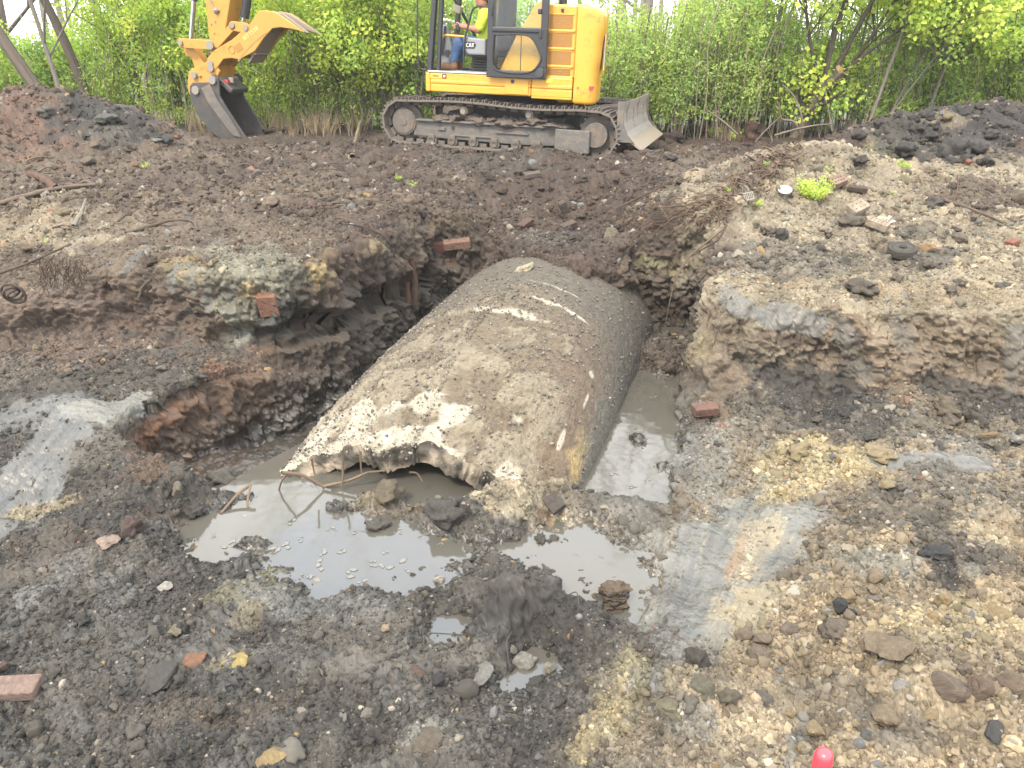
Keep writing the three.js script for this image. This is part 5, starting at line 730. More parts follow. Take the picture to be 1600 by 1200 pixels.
{ // dry grass along the edge
  const blade = (() => { const gs = []; for (let i = 0; i < 9; i++) { const a = rr(0, 6.3), h = rr(.5, 1), b = rr(.1, .5); const g = new THREE.PlaneGeometry(.012, h, 1, 3), P = g.attributes.position; for (let k = 0; k < P.count; k++) { const y = P.getY(k) + h / 2; P.setXYZ(k, P.getX(k) * (1 - y / h * .7) + b * y * y * Math.cos(a), y, b * y * y * Math.sin(a)); } g.rotateY(a * 2); gs.push(g); } return merge(gs); })();
  const spots = []; const z1 = (p0, p1, za, zb, n, s0, s1) => { for (let i = 0; i < n; i++) { const z = rr(za, zb), x = at2(rr(p0, p1), z); spots.push([x, groundAt(x, z) - .04, z, rr(s0, s1)]); } };
  z1(400, 570, -14.6, -16.4, 90, .25, .7); z1(180, 330, -15, -16.4, 60, .3, .7); z1(930, 1350, -13.8, -15.4, 70, .2, .45); z1(600, 950, -15, -16, 60, .3, .7); z1(430, 520, -14.2, -15.5, 50, .25, .6);
  const im = new THREE.InstancedMesh(blade, new THREE.MeshStandardMaterial({ roughness: 1, side: THREE.DoubleSide }), spots.length), M = new THREE.Matrix4(), q = new THREE.Quaternion(), e = new THREE.Euler(), c = new THREE.Color();
  spots.forEach((s, i) => { e.set(rr(-.5, .5), rnd() * 6.3, rr(-.5, .5)); q.setFromEuler(e); M.compose(V(s[0], s[1], s[2]), q, V(s[3], s[3], s[3])); im.setMatrixAt(i, M); const f = rr(.5, 1.2); im.setColorAt(i, c.setRGB(.26 * f, .2 * f, .125 * f)); });
  top(im, 'dry_grass', 'dry straw coloured grass and dead stalks along the edge of the woods', null, null, 'stuff');
}
// ---------------------------------------------------------------- single things lying about
const stoneTex = tex(256, (u, v) => { const a = noise(u * 5, v * 5, 1, 5) * .5 + noise(u * 17, v * 17, 4, 17) * .4 + noise(u * 60, v * 60, 2, 60) * .45; return [clamp(.74 + a * .5), clamp(.72 + a * .52), clamp(.7 + a * .54)]; });
const mats = {}; function stoneMat(c, rough = .9) { const k = c.join() + rough; if (!mats[k]) { const b = grainTex.clone(); b.repeat.set(.7, .7); b.needsUpdate = true; mats[k] = new THREE.MeshStandardMaterial({ roughness: rough, map: stoneTex, bumpMap: grainTex, bumpScale: .008 }); mats[k].color.setRGB(...c); } return mats[k]; }
const phs = (r, g, b) => { const m = (r + g + b) / 3, k = .74; return ph(m + (r - m) * k, m + (g - m) * k, m + (b - m) * k, 2.75); };
function withUV(g, k = 3) { const P = g.attributes.position, u = new Float32Array(P.count * 2); for (let i = 0; i < P.count; i++) { u[i * 2] = (P.getX(i) + P.getY(i) * .7) * k; u[i * 2 + 1] = (P.getZ(i) + P.getY(i) * .7) * k; } g.setAttribute('uv', new THREE.BufferAttribute(u, 2)); return g; }
function spot(px, py) { const p = land(px, py); const d = (EYE - p[1]) * SP - p[2] * CP; return { p, m: d / 1203 }; }
function put(o, px, py, lift, ry, rx = 0, rz = 0) { const { p } = spot(px, py); o.position.set(p[0], p[1] + lift, p[2]); o.rotation.set(rx, ry, rz); return o; }
let sdn = 50;
// stone or clod whose width in the photograph is w pixels
function stone(name, label, cat, px, py, w, flat, c, kind = 'stone', group, ry = rnd() * 3, tilt = 0) { const { m } = spot(px, py), r = w * m / 2, g = withUV(lump(kind, sdn++, 3, r * 1.05, r * flat, r * .85)); const o = put(new THREE.Mesh(g, stoneMat(c)), px, py, r * flat * .35, ry, tilt, tilt * .5); return top(o, name, label, cat, group); }
// slab or brick with worn edges; sizes in metres
function worn(w, h, d, amp = .006, r = .008) { const g = new RoundedBoxGeometry(w, h, d, 5, r); const P = g.attributes.position; for (let i = 0; i < P.count; i++) { const x = P.getX(i), y = P.getY(i), z = P.getZ(i), n = amp * noise(x * 18 + sdn, y * 18, z * 18) * 1.6 + amp * noise(x * 50, y * 50, z * 50 + sdn), l = Math.hypot(x, y, z); P.setXYZ(i, x + x / l * n, y + y / l * n, z + z / l * n); } sdn++; g.computeVertexNormals(); return withUV(g); }
function brick(name, label, px, py, s, c, lift, ry, rx, rz, cat = 'brick', group) { return top(put(new THREE.Mesh(worn(...s), stoneMat(c)), px, py, lift, ry, rx, rz), name, label, cat, group); }
// stick, root or rod along points given in the photograph (px, py, height above the land)
function stick(name, label, cat, pts, r0, r1, c, group, rough = .15) { const q = pts.map(p => { const a = land(p[0], p[1]); return [a[0], a[1] + (p[2] || 0), a[2]]; }); const o = q[0], g = branch(q.map(p => [p[0] - o[0], p[1] - o[1], p[2] - o[2]]), r0, r1, 20, 7, rough); const mm = new THREE.Mesh(g, stoneMat(c)); mm.position.set(...o); return top(mm, name, label, cat, group); }

// --- red capped pole near the photographer
{ const p = atH(1285, 1192, .88), t = grp('marker_pole', p[0], 0, p[2]); const y0 = height(p[0], p[2]) - .1; const red = new THREE.MeshPhysicalMaterial({ roughness: .35, clearcoat: .3, clearcoatRoughness: .3 }); red.color.setRGB(.62, .045, .06);
  part(new THREE.LatheGeometry([[0, .05], [.008, .0495], [.016, .046], [.022, .04], [.0255, .03], [.027, .018], [.0272, 0], [.0275, -.14], [.0245, -.142], [.0245, -.16]].map(q => new THREE.Vector2(q[0], q[1])).reverse(), 40).translate(0, .88, 0), red, 'cap', t); part(cyl(.022, .75 - y0, 0, (.75 + y0) / 2, 0, 'y', 24), std(.5, .5, .48, .5), 'pole', t); top(t, 'marker_pole', 'marker pole with a rounded red plastic cap at the bottom edge', 'pole'); }
// --- left bank and mound
stone('boulder', 'pinkish grey rounded boulder on the left bank above the cut face', 'boulder', 422, 320, 34, .8, phs(178, 150, 132)); stone('stone', 'brown angular stone lying on the left bank top', 'stone', 257, 328, 30, .6, phs(128, 102, 88)); stone('stone', 'tan block shaped stone near the white stick on the left bank', 'stone', 100, 333, 26, .6, phs(180, 158, 126)); stone('stone', 'whitish stone beside the splintered plank on the left', 'stone', 72, 305, 22, .6, phs(200, 188, 178)); stone('stone', 'tan broad stone at the left edge of the bank', 'stone', 38, 388, 30, .55, phs(170, 145, 118)); stone('stone', 'brown stone on the slope below the dark mound', 'stone', 138, 254, 24, .7, phs(150, 128, 108)); stone('clod', 'grey clay lump on the left slope of the dark mound', 'clod', 72, 178, 26, .8, phs(132, 128, 120), 'clod'); stone('clod', 'black clay block on the crest of the dark mound', 'clod', 128, 140, 34, .7, phs(62, 60, 62), 'clod'); stone('clod', 'grey clay block on the right slope of the dark mound', 'clod', 170, 190, 34, .6, phs(128, 126, 122), 'clod'); stone('stone', 'small grey rock in the row below the dark mound', 'stone', 245, 222, 20, .6, phs(150, 150, 150)); stone('stone', 'dark blue grey rock right of the small grey rock below the mound', 'stone', 262, 222, 20, .8, phs(92, 96, 102)); stone('stone', 'orange stone chip below the dark mound', 'stone', 276, 216, 9, .8, phs(214, 140, 96));
stick('white_stick', 'bleached white split stick on the left bank', 'stick', [[115, 356, .02], [128, 342, .06], [138, 330, .12]], .022, .014, phs(205, 195, 182)); stick('curved_branch', 'curved grey brown branch lying along the left bank edge', 'branch', [[197, 369, .03], [235, 358, .03], [270, 352, .05], [300, 353, .05], [310, 362, .01]], .02, .012, phs(150, 126, 110)); stick('root', 'long thin root running along the left bank edge to the frame edge', 'root', [[0, 432, .03], [40, 418, .03], [80, 402, .04], [112, 386, .03]], .012, .01, phs(148, 120, 102)); stick('plank', 'splintered reddish plank end on the far left ground', 'plank', [[48, 279, .05], [68, 287, .06], [90, 300, .03]], .04, .05, phs(150, 104, 82)); stick('branch', 'pale bleached branch lying on the far left ground', 'branch', [[0, 322, .03], [40, 312, .04], [90, 300, .04], [150, 292, .03]], .03, .02, phs(176, 150, 130)); stick('branch', 'broken stick poking out of the left cut face', 'stick', [[218, 475, .05], [228, 464, .1], [240, 455, .1]], .017, .013, phs(140, 118, 100)); stick('wooden_stake', 'splintered pale stake standing before the left end of the tracks', 'stake', [[550, 245, 0], [558, 224, .1], [568, 203, .28]], .04, .02, phs(205, 178, 138));
{ // root coil and hanging roots
  const a = atZ(20, 455, -5.95), g = []; for (let k = 0; k < 3; k++) { const t = new THREE.TorusGeometry(.09 - k * .02, .011, 7, 28); t.rotateX(.3 + k * .25); t.rotateY(k * .6); g.push(t); } const o = new THREE.Mesh(merge(g), stoneMat(phs(142, 118, 104))); o.position.set(a[0], a[1] - .02, a[2]); top(o, 'coiled_root', 'root coiled into a ring at the left frame edge', 'root');
  const h = []; for (let k = 0; k < 60; k++) { const s = atZ(rr(60, 128), rr(402, 420), -6.12 + rr(-.06, .06)); const l = rr(.06, .26); h.push(branch([s, [s[0] + rr(-.05, .05), s[1] - l * .5, s[2] + rr(.0, .06)], [s[0] + rr(-.08, .08), s[1] - l, s[2] + rr(.0, .08)]], .0045, .002, 6, 4, .1)); } top(new THREE.Mesh(merge(h), stoneMat(phs(158, 124, 100))), 'hanging_roots', 'fringe of fine roots hanging over the left cut face', null, null, 'stuff'); }
// stack of old timber beside the bucket
{ const t = grp('timber_heap', 0, 0, 0); const p = land(262, 172); t.position.set(...p); const c = [phs(150, 112, 96), phs(176, 140, 118), phs(120, 92, 80)]; for (const [x, y, z, l, a, w, k] of [[0, .04, 0, 1.2, -.1, .1, 0], [.15, .13, -.05, 1.0, -.16, .09, 1], [-.2, .12, .08, .9, -.08, .08, 1], [.3, .05, .14, .8, -.2, .07, 2], [-.4, .16, .0, .5, -.1, .07, 0]]) { const g = withUV(branch([[x - l / 2, y + .06, z], [x, y, z + .02], [x + l / 2, y - .1 + a * .2, z]], w, w * .85, 16, 9, .2)); part(g, stoneMat(c[k]), 'log', t); } part(cyl(.06, .03, -.62, .24, .08, 'x', 14), stoneMat(phs(210, 180, 150)), 'cut_end', t); top(t, 'timber_heap', 'heap of old peeling logs left of the bucket', 'timber'); }
stick('fallen_log', 'long dark log lying behind the tracks to the right of the bucket', 'log', [[412, 211, .06], [450, 208, .08], [490, 206, .08], [540, 198, .05]], .045, .03, phs(96, 80, 70));
// bricks seen in the cuts
brick('brick', 'orange red brick stuck in the left cut face', 419, 472, [.16, .19, .1], phs(196, 128, 96), -.02, .1, .2, .05); brick('brick', 'pinkish brick, topmost in the far end of the left trench', 714, 388, [.3, .09, .12], phs(190, 140, 116), .05, .15, .2, .06); brick('brick', 'reddish brick left of the pinkish one in the far end of the left trench', 686, 392, [.13, .12, .1], phs(182, 104, 88), .04, .1, .1, .1); brick('brick', 'small red brick end, lowest in the far end of the left trench', 692, 412, [.16, .08, .1], phs(188, 112, 96), .02, .2, .1, .05);
stick('rotten_post', 'rotten brown post standing in the left trench', 'post', [[646, 476, .0], [648, 462, .16], [645, 448, .3]], .04, .035, phs(140, 98, 80)); stick('rotten_post', 'shorter reddish post left of the rotten brown post', 'post', [[637, 478, .0], [638, 470, .1], [637, 464, .16]], .03, .025, phs(150, 98, 70));
stick('twig', 'thin twig sticking out of the brown left trench wall', 'twig', [[540, 354, .03], [570, 364, .06], [595, 374, .05], [606, 386, .04]], .009, .006, phs(120, 100, 90)); stick('twig', 'pale twig lying across the brown slope above the left trench', 'twig', [[574, 318, .04], [600, 325, .06], [630, 331, .03]], .009, .006, phs(150, 130, 118));
// slope behind the pipe
stone('boulder', 'pale speckled boulder on the slope behind the pipe', 'boulder', 952, 372, 32, .9, phs(164, 152, 128)); brick('brick', 'grey pink brick lying high on the slope below the tracks', 832, 279, [.21, .06, .12], phs(148, 124, 116), .05, .2, .15, .1); brick('brick', 'mud caked brick standing on end on the slope behind the pipe', 881, 334, [.08, .2, .1], phs(122, 104, 92), .06, .3, .2, .4); brick('brick', 'reddish brick at the left of the slope behind the pipe', 821, 355, [.2, .06, .1], phs(140, 98, 84), .04, .9, .1, .2); brick('brick', 'mud coloured brick lowest on the slope behind the pipe', 888, 358, [.2, .07, .1], phs(128, 110, 94), .04, .6, .2, .1); stone('stone', 'tan stone right of the mud caked brick', 'stone', 960, 345, 14, .8, phs(150, 132, 108)); stone('stone', 'tan upright stone above the pale boulder', 'stone', 985, 332, 18, .9, phs(150, 134, 104)); stone('stone', 'brown stone half way up the slope behind the pipe', 'stone', 905, 318, 14, .8, phs(128, 110, 96)); stone('clod', 'large dark clod below the blade', 'clod', 1048, 222, 40, .7, phs(88, 72, 62), 'clod'); stone('clod', 'flat brown clod right in front of the dark clod below the blade', 'clod', 1046, 248, 34, .35, phs(100, 80, 70), 'clod');
{ const p = land(868, 408); const o = new THREE.Mesh(withUV(lump('clod', 77, 3, .1, .035, .06), 4), stoneMat(phs(228, 214, 180))); o.position.set(p[0], .9, p[2] + .35); o.rotation.set(.2, .3, .25); const q = pipeAt(2.75, 1.62, .01); o.position.copy(q); top(o, 'crumpled_rag', 'crumpled cream coloured rag on the top of the pipe', 'rag'); }
// right bank
{ // bricks with core holes, built with the holes
  const cored = (w, h, d, nx_, ny_, r) => { const s = new THREE.Shape([[-w / 2, -d / 2], [w / 2, -d / 2], [w / 2, d / 2], [-w / 2, d / 2]].map(q => new THREE.Vector2(...q))); for (let i = 0; i < nx_; i++) for (let j = 0; j < ny_; j++) s.holes.push(new THREE.Path(circ((i - (nx_ - 1) / 2) * w / nx_ * .86, (j - (ny_ - 1) / 2) * d / ny_ * .8, r, 10).map(q => new THREE.Vector2(...q)))); const g = new THREE.ExtrudeGeometry(s, { depth: h, bevelEnabled: true, bevelSize: .004, bevelThickness: .004, bevelOffset: -.004, bevelSegments: 2 }); g.rotateX(-Math.PI / 2); return g; };
  const cm = stoneMat(phs(226, 202, 178));
  top(put(new THREE.Mesh(cored(.2, .06, .11, 5, 2, .011), cm), 1368, 364, .06, -.72, .22, -.1), 'cored_brick', 'cream brick with two rows of core holes, tipped towards the camera', 'brick'); top(put(new THREE.Mesh(cored(.2, .06, .13, 3, 2, .007), cm), 1337, 336, .05, .55, .55, 0), 'cored_brick', 'cream brick with few small holes behind the other cored brick', 'brick'); top(put(new THREE.Mesh(cored(.17, .06, .12, 4, 2, .009), stoneMat(phs(206, 162, 138))), 1306, 292, .03, .5, .5, 0), 'cored_brick', 'pink cored brick right of the big green weed', 'brick');
  const p = spot(1409, 396).p, t = grp('metal_disc', p[0], p[1] + .03, p[2]); part(new THREE.LatheGeometry([[0, .03], [.085, .03], [.09, .024], [.1, .032], [.118, .034], [.126, .026], [.128, -.03], [.12, -.04], [0, -.04]].map(q => new THREE.Vector2(q[0], q[1])).reverse(), 40), stoneMat(phs(104, 98, 88)), 'rim', t); part(cyl(.03, .02, 0, .035, 0, 'y', 16), stoneMat(phs(92, 86, 80)), 'hub', t); t.rotation.set(.2, 0, .08); top(t, 'metal_disc', 'dark flat rusty disc lying next to an ochre stone on the right bank', 'disc');
  stone('stone', 'ochre orange stone right of the dark disc', 'stone', 1445, 393, 25, 1, phs(222, 176, 120)); brick('brick', 'dark brown brick between pink brick and the cored bricks', 1339, 300, [.19, .05, .1], phs(112, 84, 72), .03, -.5, .1, 0);
  const pl = spot(1225, 306).p, ot = new THREE.Mesh(new THREE.LatheGeometry([[0, .004], [.06, .006], [.085, .022], [.09, .024], [.085, .018], [.06, 0], [0, -.002]].map(q => new THREE.Vector2(...q)).reverse(), 30), std(.26, .25, .22, .6)); ot.position.set(pl[0], pl[1] + .05, pl[2]); ot.rotation.set(.5, 0, .1); ot.scale.setScalar(.8); top(ot, 'white_plate', 'white plate fragment lying left of the green weed', 'plate');
  const gp = spot(1169, 316).p, gt = grp('plastic_grid', gp[0], gp[1] + .06, gp[2]); gt.rotation.set(1.0, .2, 0); gt.scale.setScalar(.75); part(bx(.14, .008, .012, 0, 0, -.05, .002), std(.2, .19, .17), 'frame', gt); part(bx(.14, .008, .012, 0, 0, .05, .002), std(.2, .19, .17), 'frame', gt); for (let k = 0; k < 6; k++) part(bx(.009, .007, .1, -.06 + k * .024, 0, 0, .002), std(.2, .19, .17), 'slat', gt); top(gt, 'plastic_grid', 'small white plastic grid near the trench edge on the right bank', 'grid');
  const wp = spot(1384, 352).p, wg = []; for (const [x, y, a] of [[0, .05, .2], [.03, .03, -.5], [-.03, .03, .7]]) { const g = bx(.1, .006, .05, x, y, 0, .002, a + .8); wg.push(g); } const wo = new THREE.Mesh(merge(wg), std(.4, .4, .38, .6)); wo.position.set(...wp); top(wo, 'white_scrap', 'bent white plastic scrap right of the cored bricks', 'scrap');
}
stone('boulder', 'dark rounded clay boulder, larger of the two on the right mound', 'clod', 1486, 240, 46, .8, phs(92, 88, 86), 'clod'); stone('boulder', 'dark clay boulder left of the larger one on the right mound', 'clod', 1412, 238, 36, .75, phs(86, 82, 82), 'clod'); stone('boulder', 'tan boulder at the right frame edge under the mound', 'boulder', 1588, 312, 34, .8, phs(150, 130, 108)); stone('stone', 'ochre slab on the right mound crest', 'stone', 1462, 196, 22, .5, phs(186, 154, 110)); stone('stone', 'ochre rounded stone high on the right mound', 'stone', 1480, 186, 18, .9, phs(180, 150, 104)); brick('brick', 'orange brick end at the left foot of the right mound', 1318, 191, [.14, .05, .1], phs(205, 136, 96), .05, .2, .2, 0); brick('brick', 'orange red brick piece at the right frame edge on the bank', 1580, 386, [.12, .05, .08], phs(206, 112, 80), .04, .5, .1, .1); brick('brick', 'small orange brick piece on the dark soil below the clay boulders', 1512, 258, [.07, .04, .06], phs(204, 112, 84), .04, .5, .3, .1); stone('stone', 'tan stone on the dark soil right of the grass tuft', 'stone', 1456, 270, 22, .7, phs(172, 150, 122)); stone('stone', 'white round stone on the bank edge above the cut', 'stone', 1386, 470, 17, .8, phs(196, 188, 172)); stone('stone', 'white chip near the trench corner on the right bank', 'stone', 1199, 446, 12, .8, phs(210, 202, 190)); stone('clod', 'big mud crusted clod on the edge of the right bank', 'clod', 1345, 452, 52, .45, phs(118, 102, 86), 'clod'); stone('clod', 'dark clod above the smeared clay of the right bank', 'clod', 1218, 370, 26, .9, phs(96, 90, 82), 'clod'); stone('stone', 'pink tan stone sticking out of the trench corner', 'stone', 1104, 486, 15, 1.1, phs(170, 140, 122)); stone('clod', 'grey cracked clod beside the cored bricks', 'clod', 1330, 352, 40, .6, phs(140, 128, 112), 'clod'); stone('stone', 'pinkish stone pair left of the slanting stick', 'stone', 1417, 315, 16, .8, phs(196, 156, 136)); stone('stone', 'grey tan stone by the tip of the slanting stick', 'stone', 1500, 374, 28, .7, phs(150, 136, 116)); stone('clod', 'ash grey clod at the upper end of the slanting stick', 'clod', 1456, 320, 34, .6, phs(120, 112, 104), 'clod');
stick('slanting_stick', 'straight grey stick slanting down the right bank', 'stick', [[1474, 320, .05], [1520, 336, .05], [1566, 354, .04]], .02, .013, phs(160, 132, 112)); stick('root', 'reddish root bent upright on the right dark soil', 'root', [[1486, 324, .02], [1494, 306, .06], [1492, 292, .12]], .01, .006, phs(160, 110, 86));
{ // root mat hanging over the right trench edge: countless fine roots
  const h = []; for (let k = 0; k < 150; k++) { const u = rnd(), s = land(lerp(1245, 1105, u) + rr(-34, 30), lerp(228, 345, u) + rr(-14, 14)), l = rr(.12, .4), a = rr(-.5, .3); const dx = rr(-1.1, .5), dz = rr(-.3, .9); h.push(branch([[s[0], s[1] + .01, s[2]], [s[0] + l * .4 * dx + rr(-.05, .05), s[1] + rr(-.02, .08), s[2] + l * .35 * dz + rr(-.05, .05)], [s[0] + l * .7 * dx + rr(-.06, .06), s[1] - l * rr(.0, .3), s[2] + l * .6 * dz], [s[0] + l * dx, s[1] - l * rr(.1, .6), s[2] + l * .8 * dz]], rr(.005, .011), .003, 7, 4, .1)); }
  for (let k = 0; k < 80; k++) { const s = land(rr(1020, 1110), rr(310, 360)), l = rr(.08, .3); h.push(branch([[s[0], s[1] + .02, s[2]], [s[0] - l * .5, s[1] + .03, s[2] + l * .2], [s[0] - l, s[1] - l * .3, s[2] + l * .4]], rr(.003, .006), .002, 6, 4, .1)); }
  top(new THREE.Mesh(merge(h), stoneMat(phs(196, 152, 122))), 'root_mat', 'mat of reddish fine roots draped over the edge of the right trench', null, null, 'stuff');
  const R = (label, pts, r0, r1, c) => { const q = pts.map(p => atZ(p[0], p[1], p[2])), o = q[0]; const m = new THREE.Mesh(branch(q.map(p => [p[0] - o[0], p[1] - o[1], p[2] - o[2]]), r0, r1, 30, 6, .12), stoneMat(c)); m.position.set(...o); top(m, 'root', label, 'root'); };
  R('long pale root dangling into the right trench', [[1132, 355, -7.0], [1105, 378, -6.95], [1078, 400, -6.95], [1058, 432, -6.95], [1048, 465, -6.95], [1040, 505, -6.95]], .012, .004, phs(190, 160, 126)); R('red root sticking out from the slope right of the pale boulder', [[968, 382, -8.0], [990, 362, -8.05], [1018, 345, -8.1]], .012, .007, phs(150, 92, 76)); R('long thin root stretching across the slope left of the right bank', [[962, 326, -8.3], [1000, 308, -8.3], [1040, 288, -8.2], [1064, 270, -8.3]], .011, .006, phs(150, 112, 90)); R('pale thin root crossing the head of the right trench', [[998, 324, -8.2], [1030, 324, -7.9], [1062, 322, -7.7], [1092, 320, -7.6]], .008, .005, phs(160, 132, 110)); R('pale bent rootlet hanging at the head of the right trench', [[1030, 322, -7.8], [1040, 336, -7.75], [1046, 350, -7.75]], .007, .004, phs(200, 170, 136)); R('reddish root hanging at the trench mouth on the right bank', [[1135, 352, -6.9], [1120, 376, -6.8], [1100, 388, -6.85], [1082, 400, -6.9]], .012, .006, phs(140, 100, 80));
}
{ // weeds
  const W = (label, px, py, wpx, n, g, fine, cat = 'weed') => { const { p, m } = spot(px, py), r = wpx * m / 2, t = grp('weed', ...p); const st = []; const tips = []; for (let i = 0; i < n; i++) { const a = rnd() * TAU, l = r * rr(.6, 1.3), e = rr(.5, 1.1), pts = [[rr(-.2, .2) * r, 0, rr(-.2, .2) * r], [Math.cos(a) * l * .4, l * e * .7, Math.sin(a) * l * .4], [Math.cos(a) * l * .8, l * e, Math.sin(a) * l * .8]]; st.push(branch(pts, r * .02, r * .008, 6, 4, .05)); const c = new THREE.CatmullRomCurve3(pts.map(q => V(...q))); for (let k = 0; k < (fine ? 9 : 3); k++) { const q = c.getPointAt(rr(.25, 1)); tips.push([q.x, q.y, q.z, r * (fine ? 1.1 : 1.5)]); } } part(merge(st), stoneMat([.12, .16, .05]), 'stem', t); const cm = crownMesh(fine ? LEAF.small : LEAF.broad, tips, g); cm.name = 'foliage'; t.add(cm); return top(t, 'weed', label, cat); };
  W('big bright feathery weed left of the cored bricks', 1272, 314, 60, 34, GREEN.lime, true); W('small broad leaved seedling at the root mat', 1198, 258, 16, 5, GREEN.fresh); W('yellow green seedling near the plastic grid', 1184, 322, 22, 7, GREEN.lime, true); W('tiny seedling on the overhanging roots', 1138, 300, 14, 4, GREEN.lime); W('grass green tuft at the foot of the right mound', 1412, 266, 28, 10, GREEN.fresh, true); W('small weed on the dark soil right of the bricks', 1395, 304, 14, 5, GREEN.fresh, true); W('weed behind the pale roots at the trench end', 1115, 212, 30, 12, GREEN.lime); W('weed clump right of the brown stump', 1150, 218, 24, 10, GREEN.lime); W('weed clump by the dead white branches', 1268, 204, 24, 10, GREEN.lime); W('green seedling on the slope above the left trench', 625, 283, 20, 8, GREEN.fresh, true); W('drooping pale seedling right on the edge of the left trench', 645, 292, 18, 7, GREEN.pale, true); W('tiny seedling in the middle of the left bank', 232, 305, 12, 4, GREEN.lime); W('tiny seedling near the tan rubble at the left', 70, 380, 14, 5, GREEN.lime); W('seedling on a dry stalk on the left bank', 226, 262, 14, 5, GREEN.lime); W('small weed on the mound beside the bucket', 322, 190, 12, 5, GREEN.lime); W('tiny weed at the right frame edge', 1592, 368, 14, 5, GREEN.fresh); W('small weed left of the big feathery weed', 1242, 288, 14, 5, GREEN.fresh); W('low weed tuft above the pink brick', 1295, 268, 18, 6, GREEN.pale, true); W('low green weed right of the feathery one', 1294, 300, 14, 5, GREEN.fresh);
}
{ // dead white branches and stumps before the thicket
  const R = (label, pts, r0, r1, c = phs(196, 178, 160)) => { const q = pts.map(p => atZ(p[0], p[1], p[2])), o = q[0]; const m = new THREE.Mesh(branch(q.map(p => [p[0] - o[0], p[1] - o[1], p[2] - o[2]]), r0, r1, 18, 6, .1), stoneMat(c)); m.position.set(...o); top(m, 'dead_branch', label, 'branch'); };
  R('bleached branch rising left from the weed clump by the thicket', [[1152, 210, -13.4], [1130, 190, -13.5], [1104, 172, -13.6]], .022, .01); R('white forked dead branch under the sawn trunk, left limb', [[1250, 208, -13.3], [1240, 190, -13.3], [1222, 186, -13.4], [1216, 160, -13.4]], .022, .012); R('white dead branch under the sawn trunk, steep limb', [[1254, 210, -13.3], [1252, 180, -13.3], [1240, 150, -13.4], [1222, 132, -13.5]], .02, .01); R('white dead branch fanning low to the right', [[1210, 212, -13.2], [1240, 203, -13.2], [1275, 196, -13.2], [1300, 194, -13.3]], .022, .012); R('thin white dead stick standing right of the sawn trunk', [[1300, 204, -13.4], [1294, 170, -13.5], [1288, 152, -13.5]], .014, .009); R('thin grey stick leaning left of the dead branches', [[1180, 222, -13.2], [1200, 200, -13.3], [1222, 180, -13.4]], .012, .008);
  const s = land(1172, 222), t = grp('brown_stump', s[0], s[1], s[2]); part(branch([[0, -.1, 0], [.02, .15, 0], [.05, .32, .02]], .13, .11, 12, 9, .3), stoneMat(phs(120, 82, 64)), 'wood', t); part(branch([[-.2, -.1, .05], [-.22, .1, .05], [-.26, .3, .03]], .05, .03, 8, 7, .25), stoneMat(phs(150, 112, 84)), 'splinter', t); top(t, 'brown_stump', 'torn brown stump at the edge of the thicket', 'stump');
}
// --- foreground
brick('brick', 'pink brick half out of frame at the left edge of the mud', 26, 1083, [.21, .06, .1], phs(186, 150, 138), .03, .05, .2, 0); stone('stone', 'brown lumpy rock beside the flat pink stone', 'stone', 207, 828, 42, .85, phs(118, 92, 84), 'clod'); stone('stone', 'flat pink stone left of the brown lumpy rock', 'stone', 170, 848, 46, .4, phs(206, 172, 158)); stone('stone', 'pointed grey tan stone left of the pipe mouth', 'stone', 279, 770, 22, 1.3, phs(150, 138, 120)); stone('clod', 'large grey cracked clod left of the rusty rods', 'clod', 348, 758, 46, .75, phs(122, 116, 108), 'clod'); stone('clod', 'dark grey lump at the left shore of the puddle', 'clod', 306, 802, 30, .7, phs(96, 92, 88), 'clod');
stone('concrete_chip', 'white long flake lying in the left end of the puddle', 'stone', 376, 820, 34, .5, phs(226, 218, 200), 'stone', undefined, 1.0, .3); stone('stone', 'dark wet stone right of the white flake in the puddle', 'stone', 412, 822, 36, .55, phs(90, 86, 82)); stone('concrete_chip', 'cream chip behind the white flake in the puddle', 'stone', 400, 803, 30, .4, phs(198, 178, 150)); stone('concrete_chip', 'cream wedge at the left edge of the puddle', 'stone', 342, 824, 18, .5, phs(206, 190, 160)); stone('stone', 'cream pebble at the left shore of the puddle', 'stone', 273, 834, 13, .9, phs(200, 184, 156));
stone('clod', 'clay clod standing in the pipe mouth, dark and wet', 'clod', 692, 806, 62, .65, phs(100, 96, 90), 'clod'); stone('clod', 'tan rubble lump in the middle of the pipe mouth', 'clod', 606, 775, 54, .6, phs(140, 122, 94), 'clod'); stone('clod', 'grey lump rising from the water before the pipe mouth', 'clod', 588, 822, 34, .5, phs(116, 110, 102), 'clod'); stone('concrete_chip', 'pale flake on the rubble in the pipe mouth', 'stone', 496, 786, 24, .5, phs(170, 152, 128), 'stone', undefined, .5, .5); stone('clod', 'foam covered lump in the puddle', 'clod', 644, 866, 26, .4, phs(180, 170, 154), 'clod');
brick('brick', 'dark brown brick tilted on the rubble right of the pipe mouth', 866, 797, [.1, .06, .12], phs(112, 98, 94), .05, .6, .5, .3); stone('clod', 'round grey clod left of three at the puddle edge', 'clod', 845, 848, 26, .9, phs(100, 94, 88), 'clod'); stone('clod', 'round grey clod in the middle of three at the puddle edge', 'clod', 864, 850, 24, .9, phs(112, 104, 96), 'clod'); stone('clod', 'round grey clod right of three at the puddle edge', 'clod', 884, 854, 22, .9, phs(96, 92, 88), 'clod');
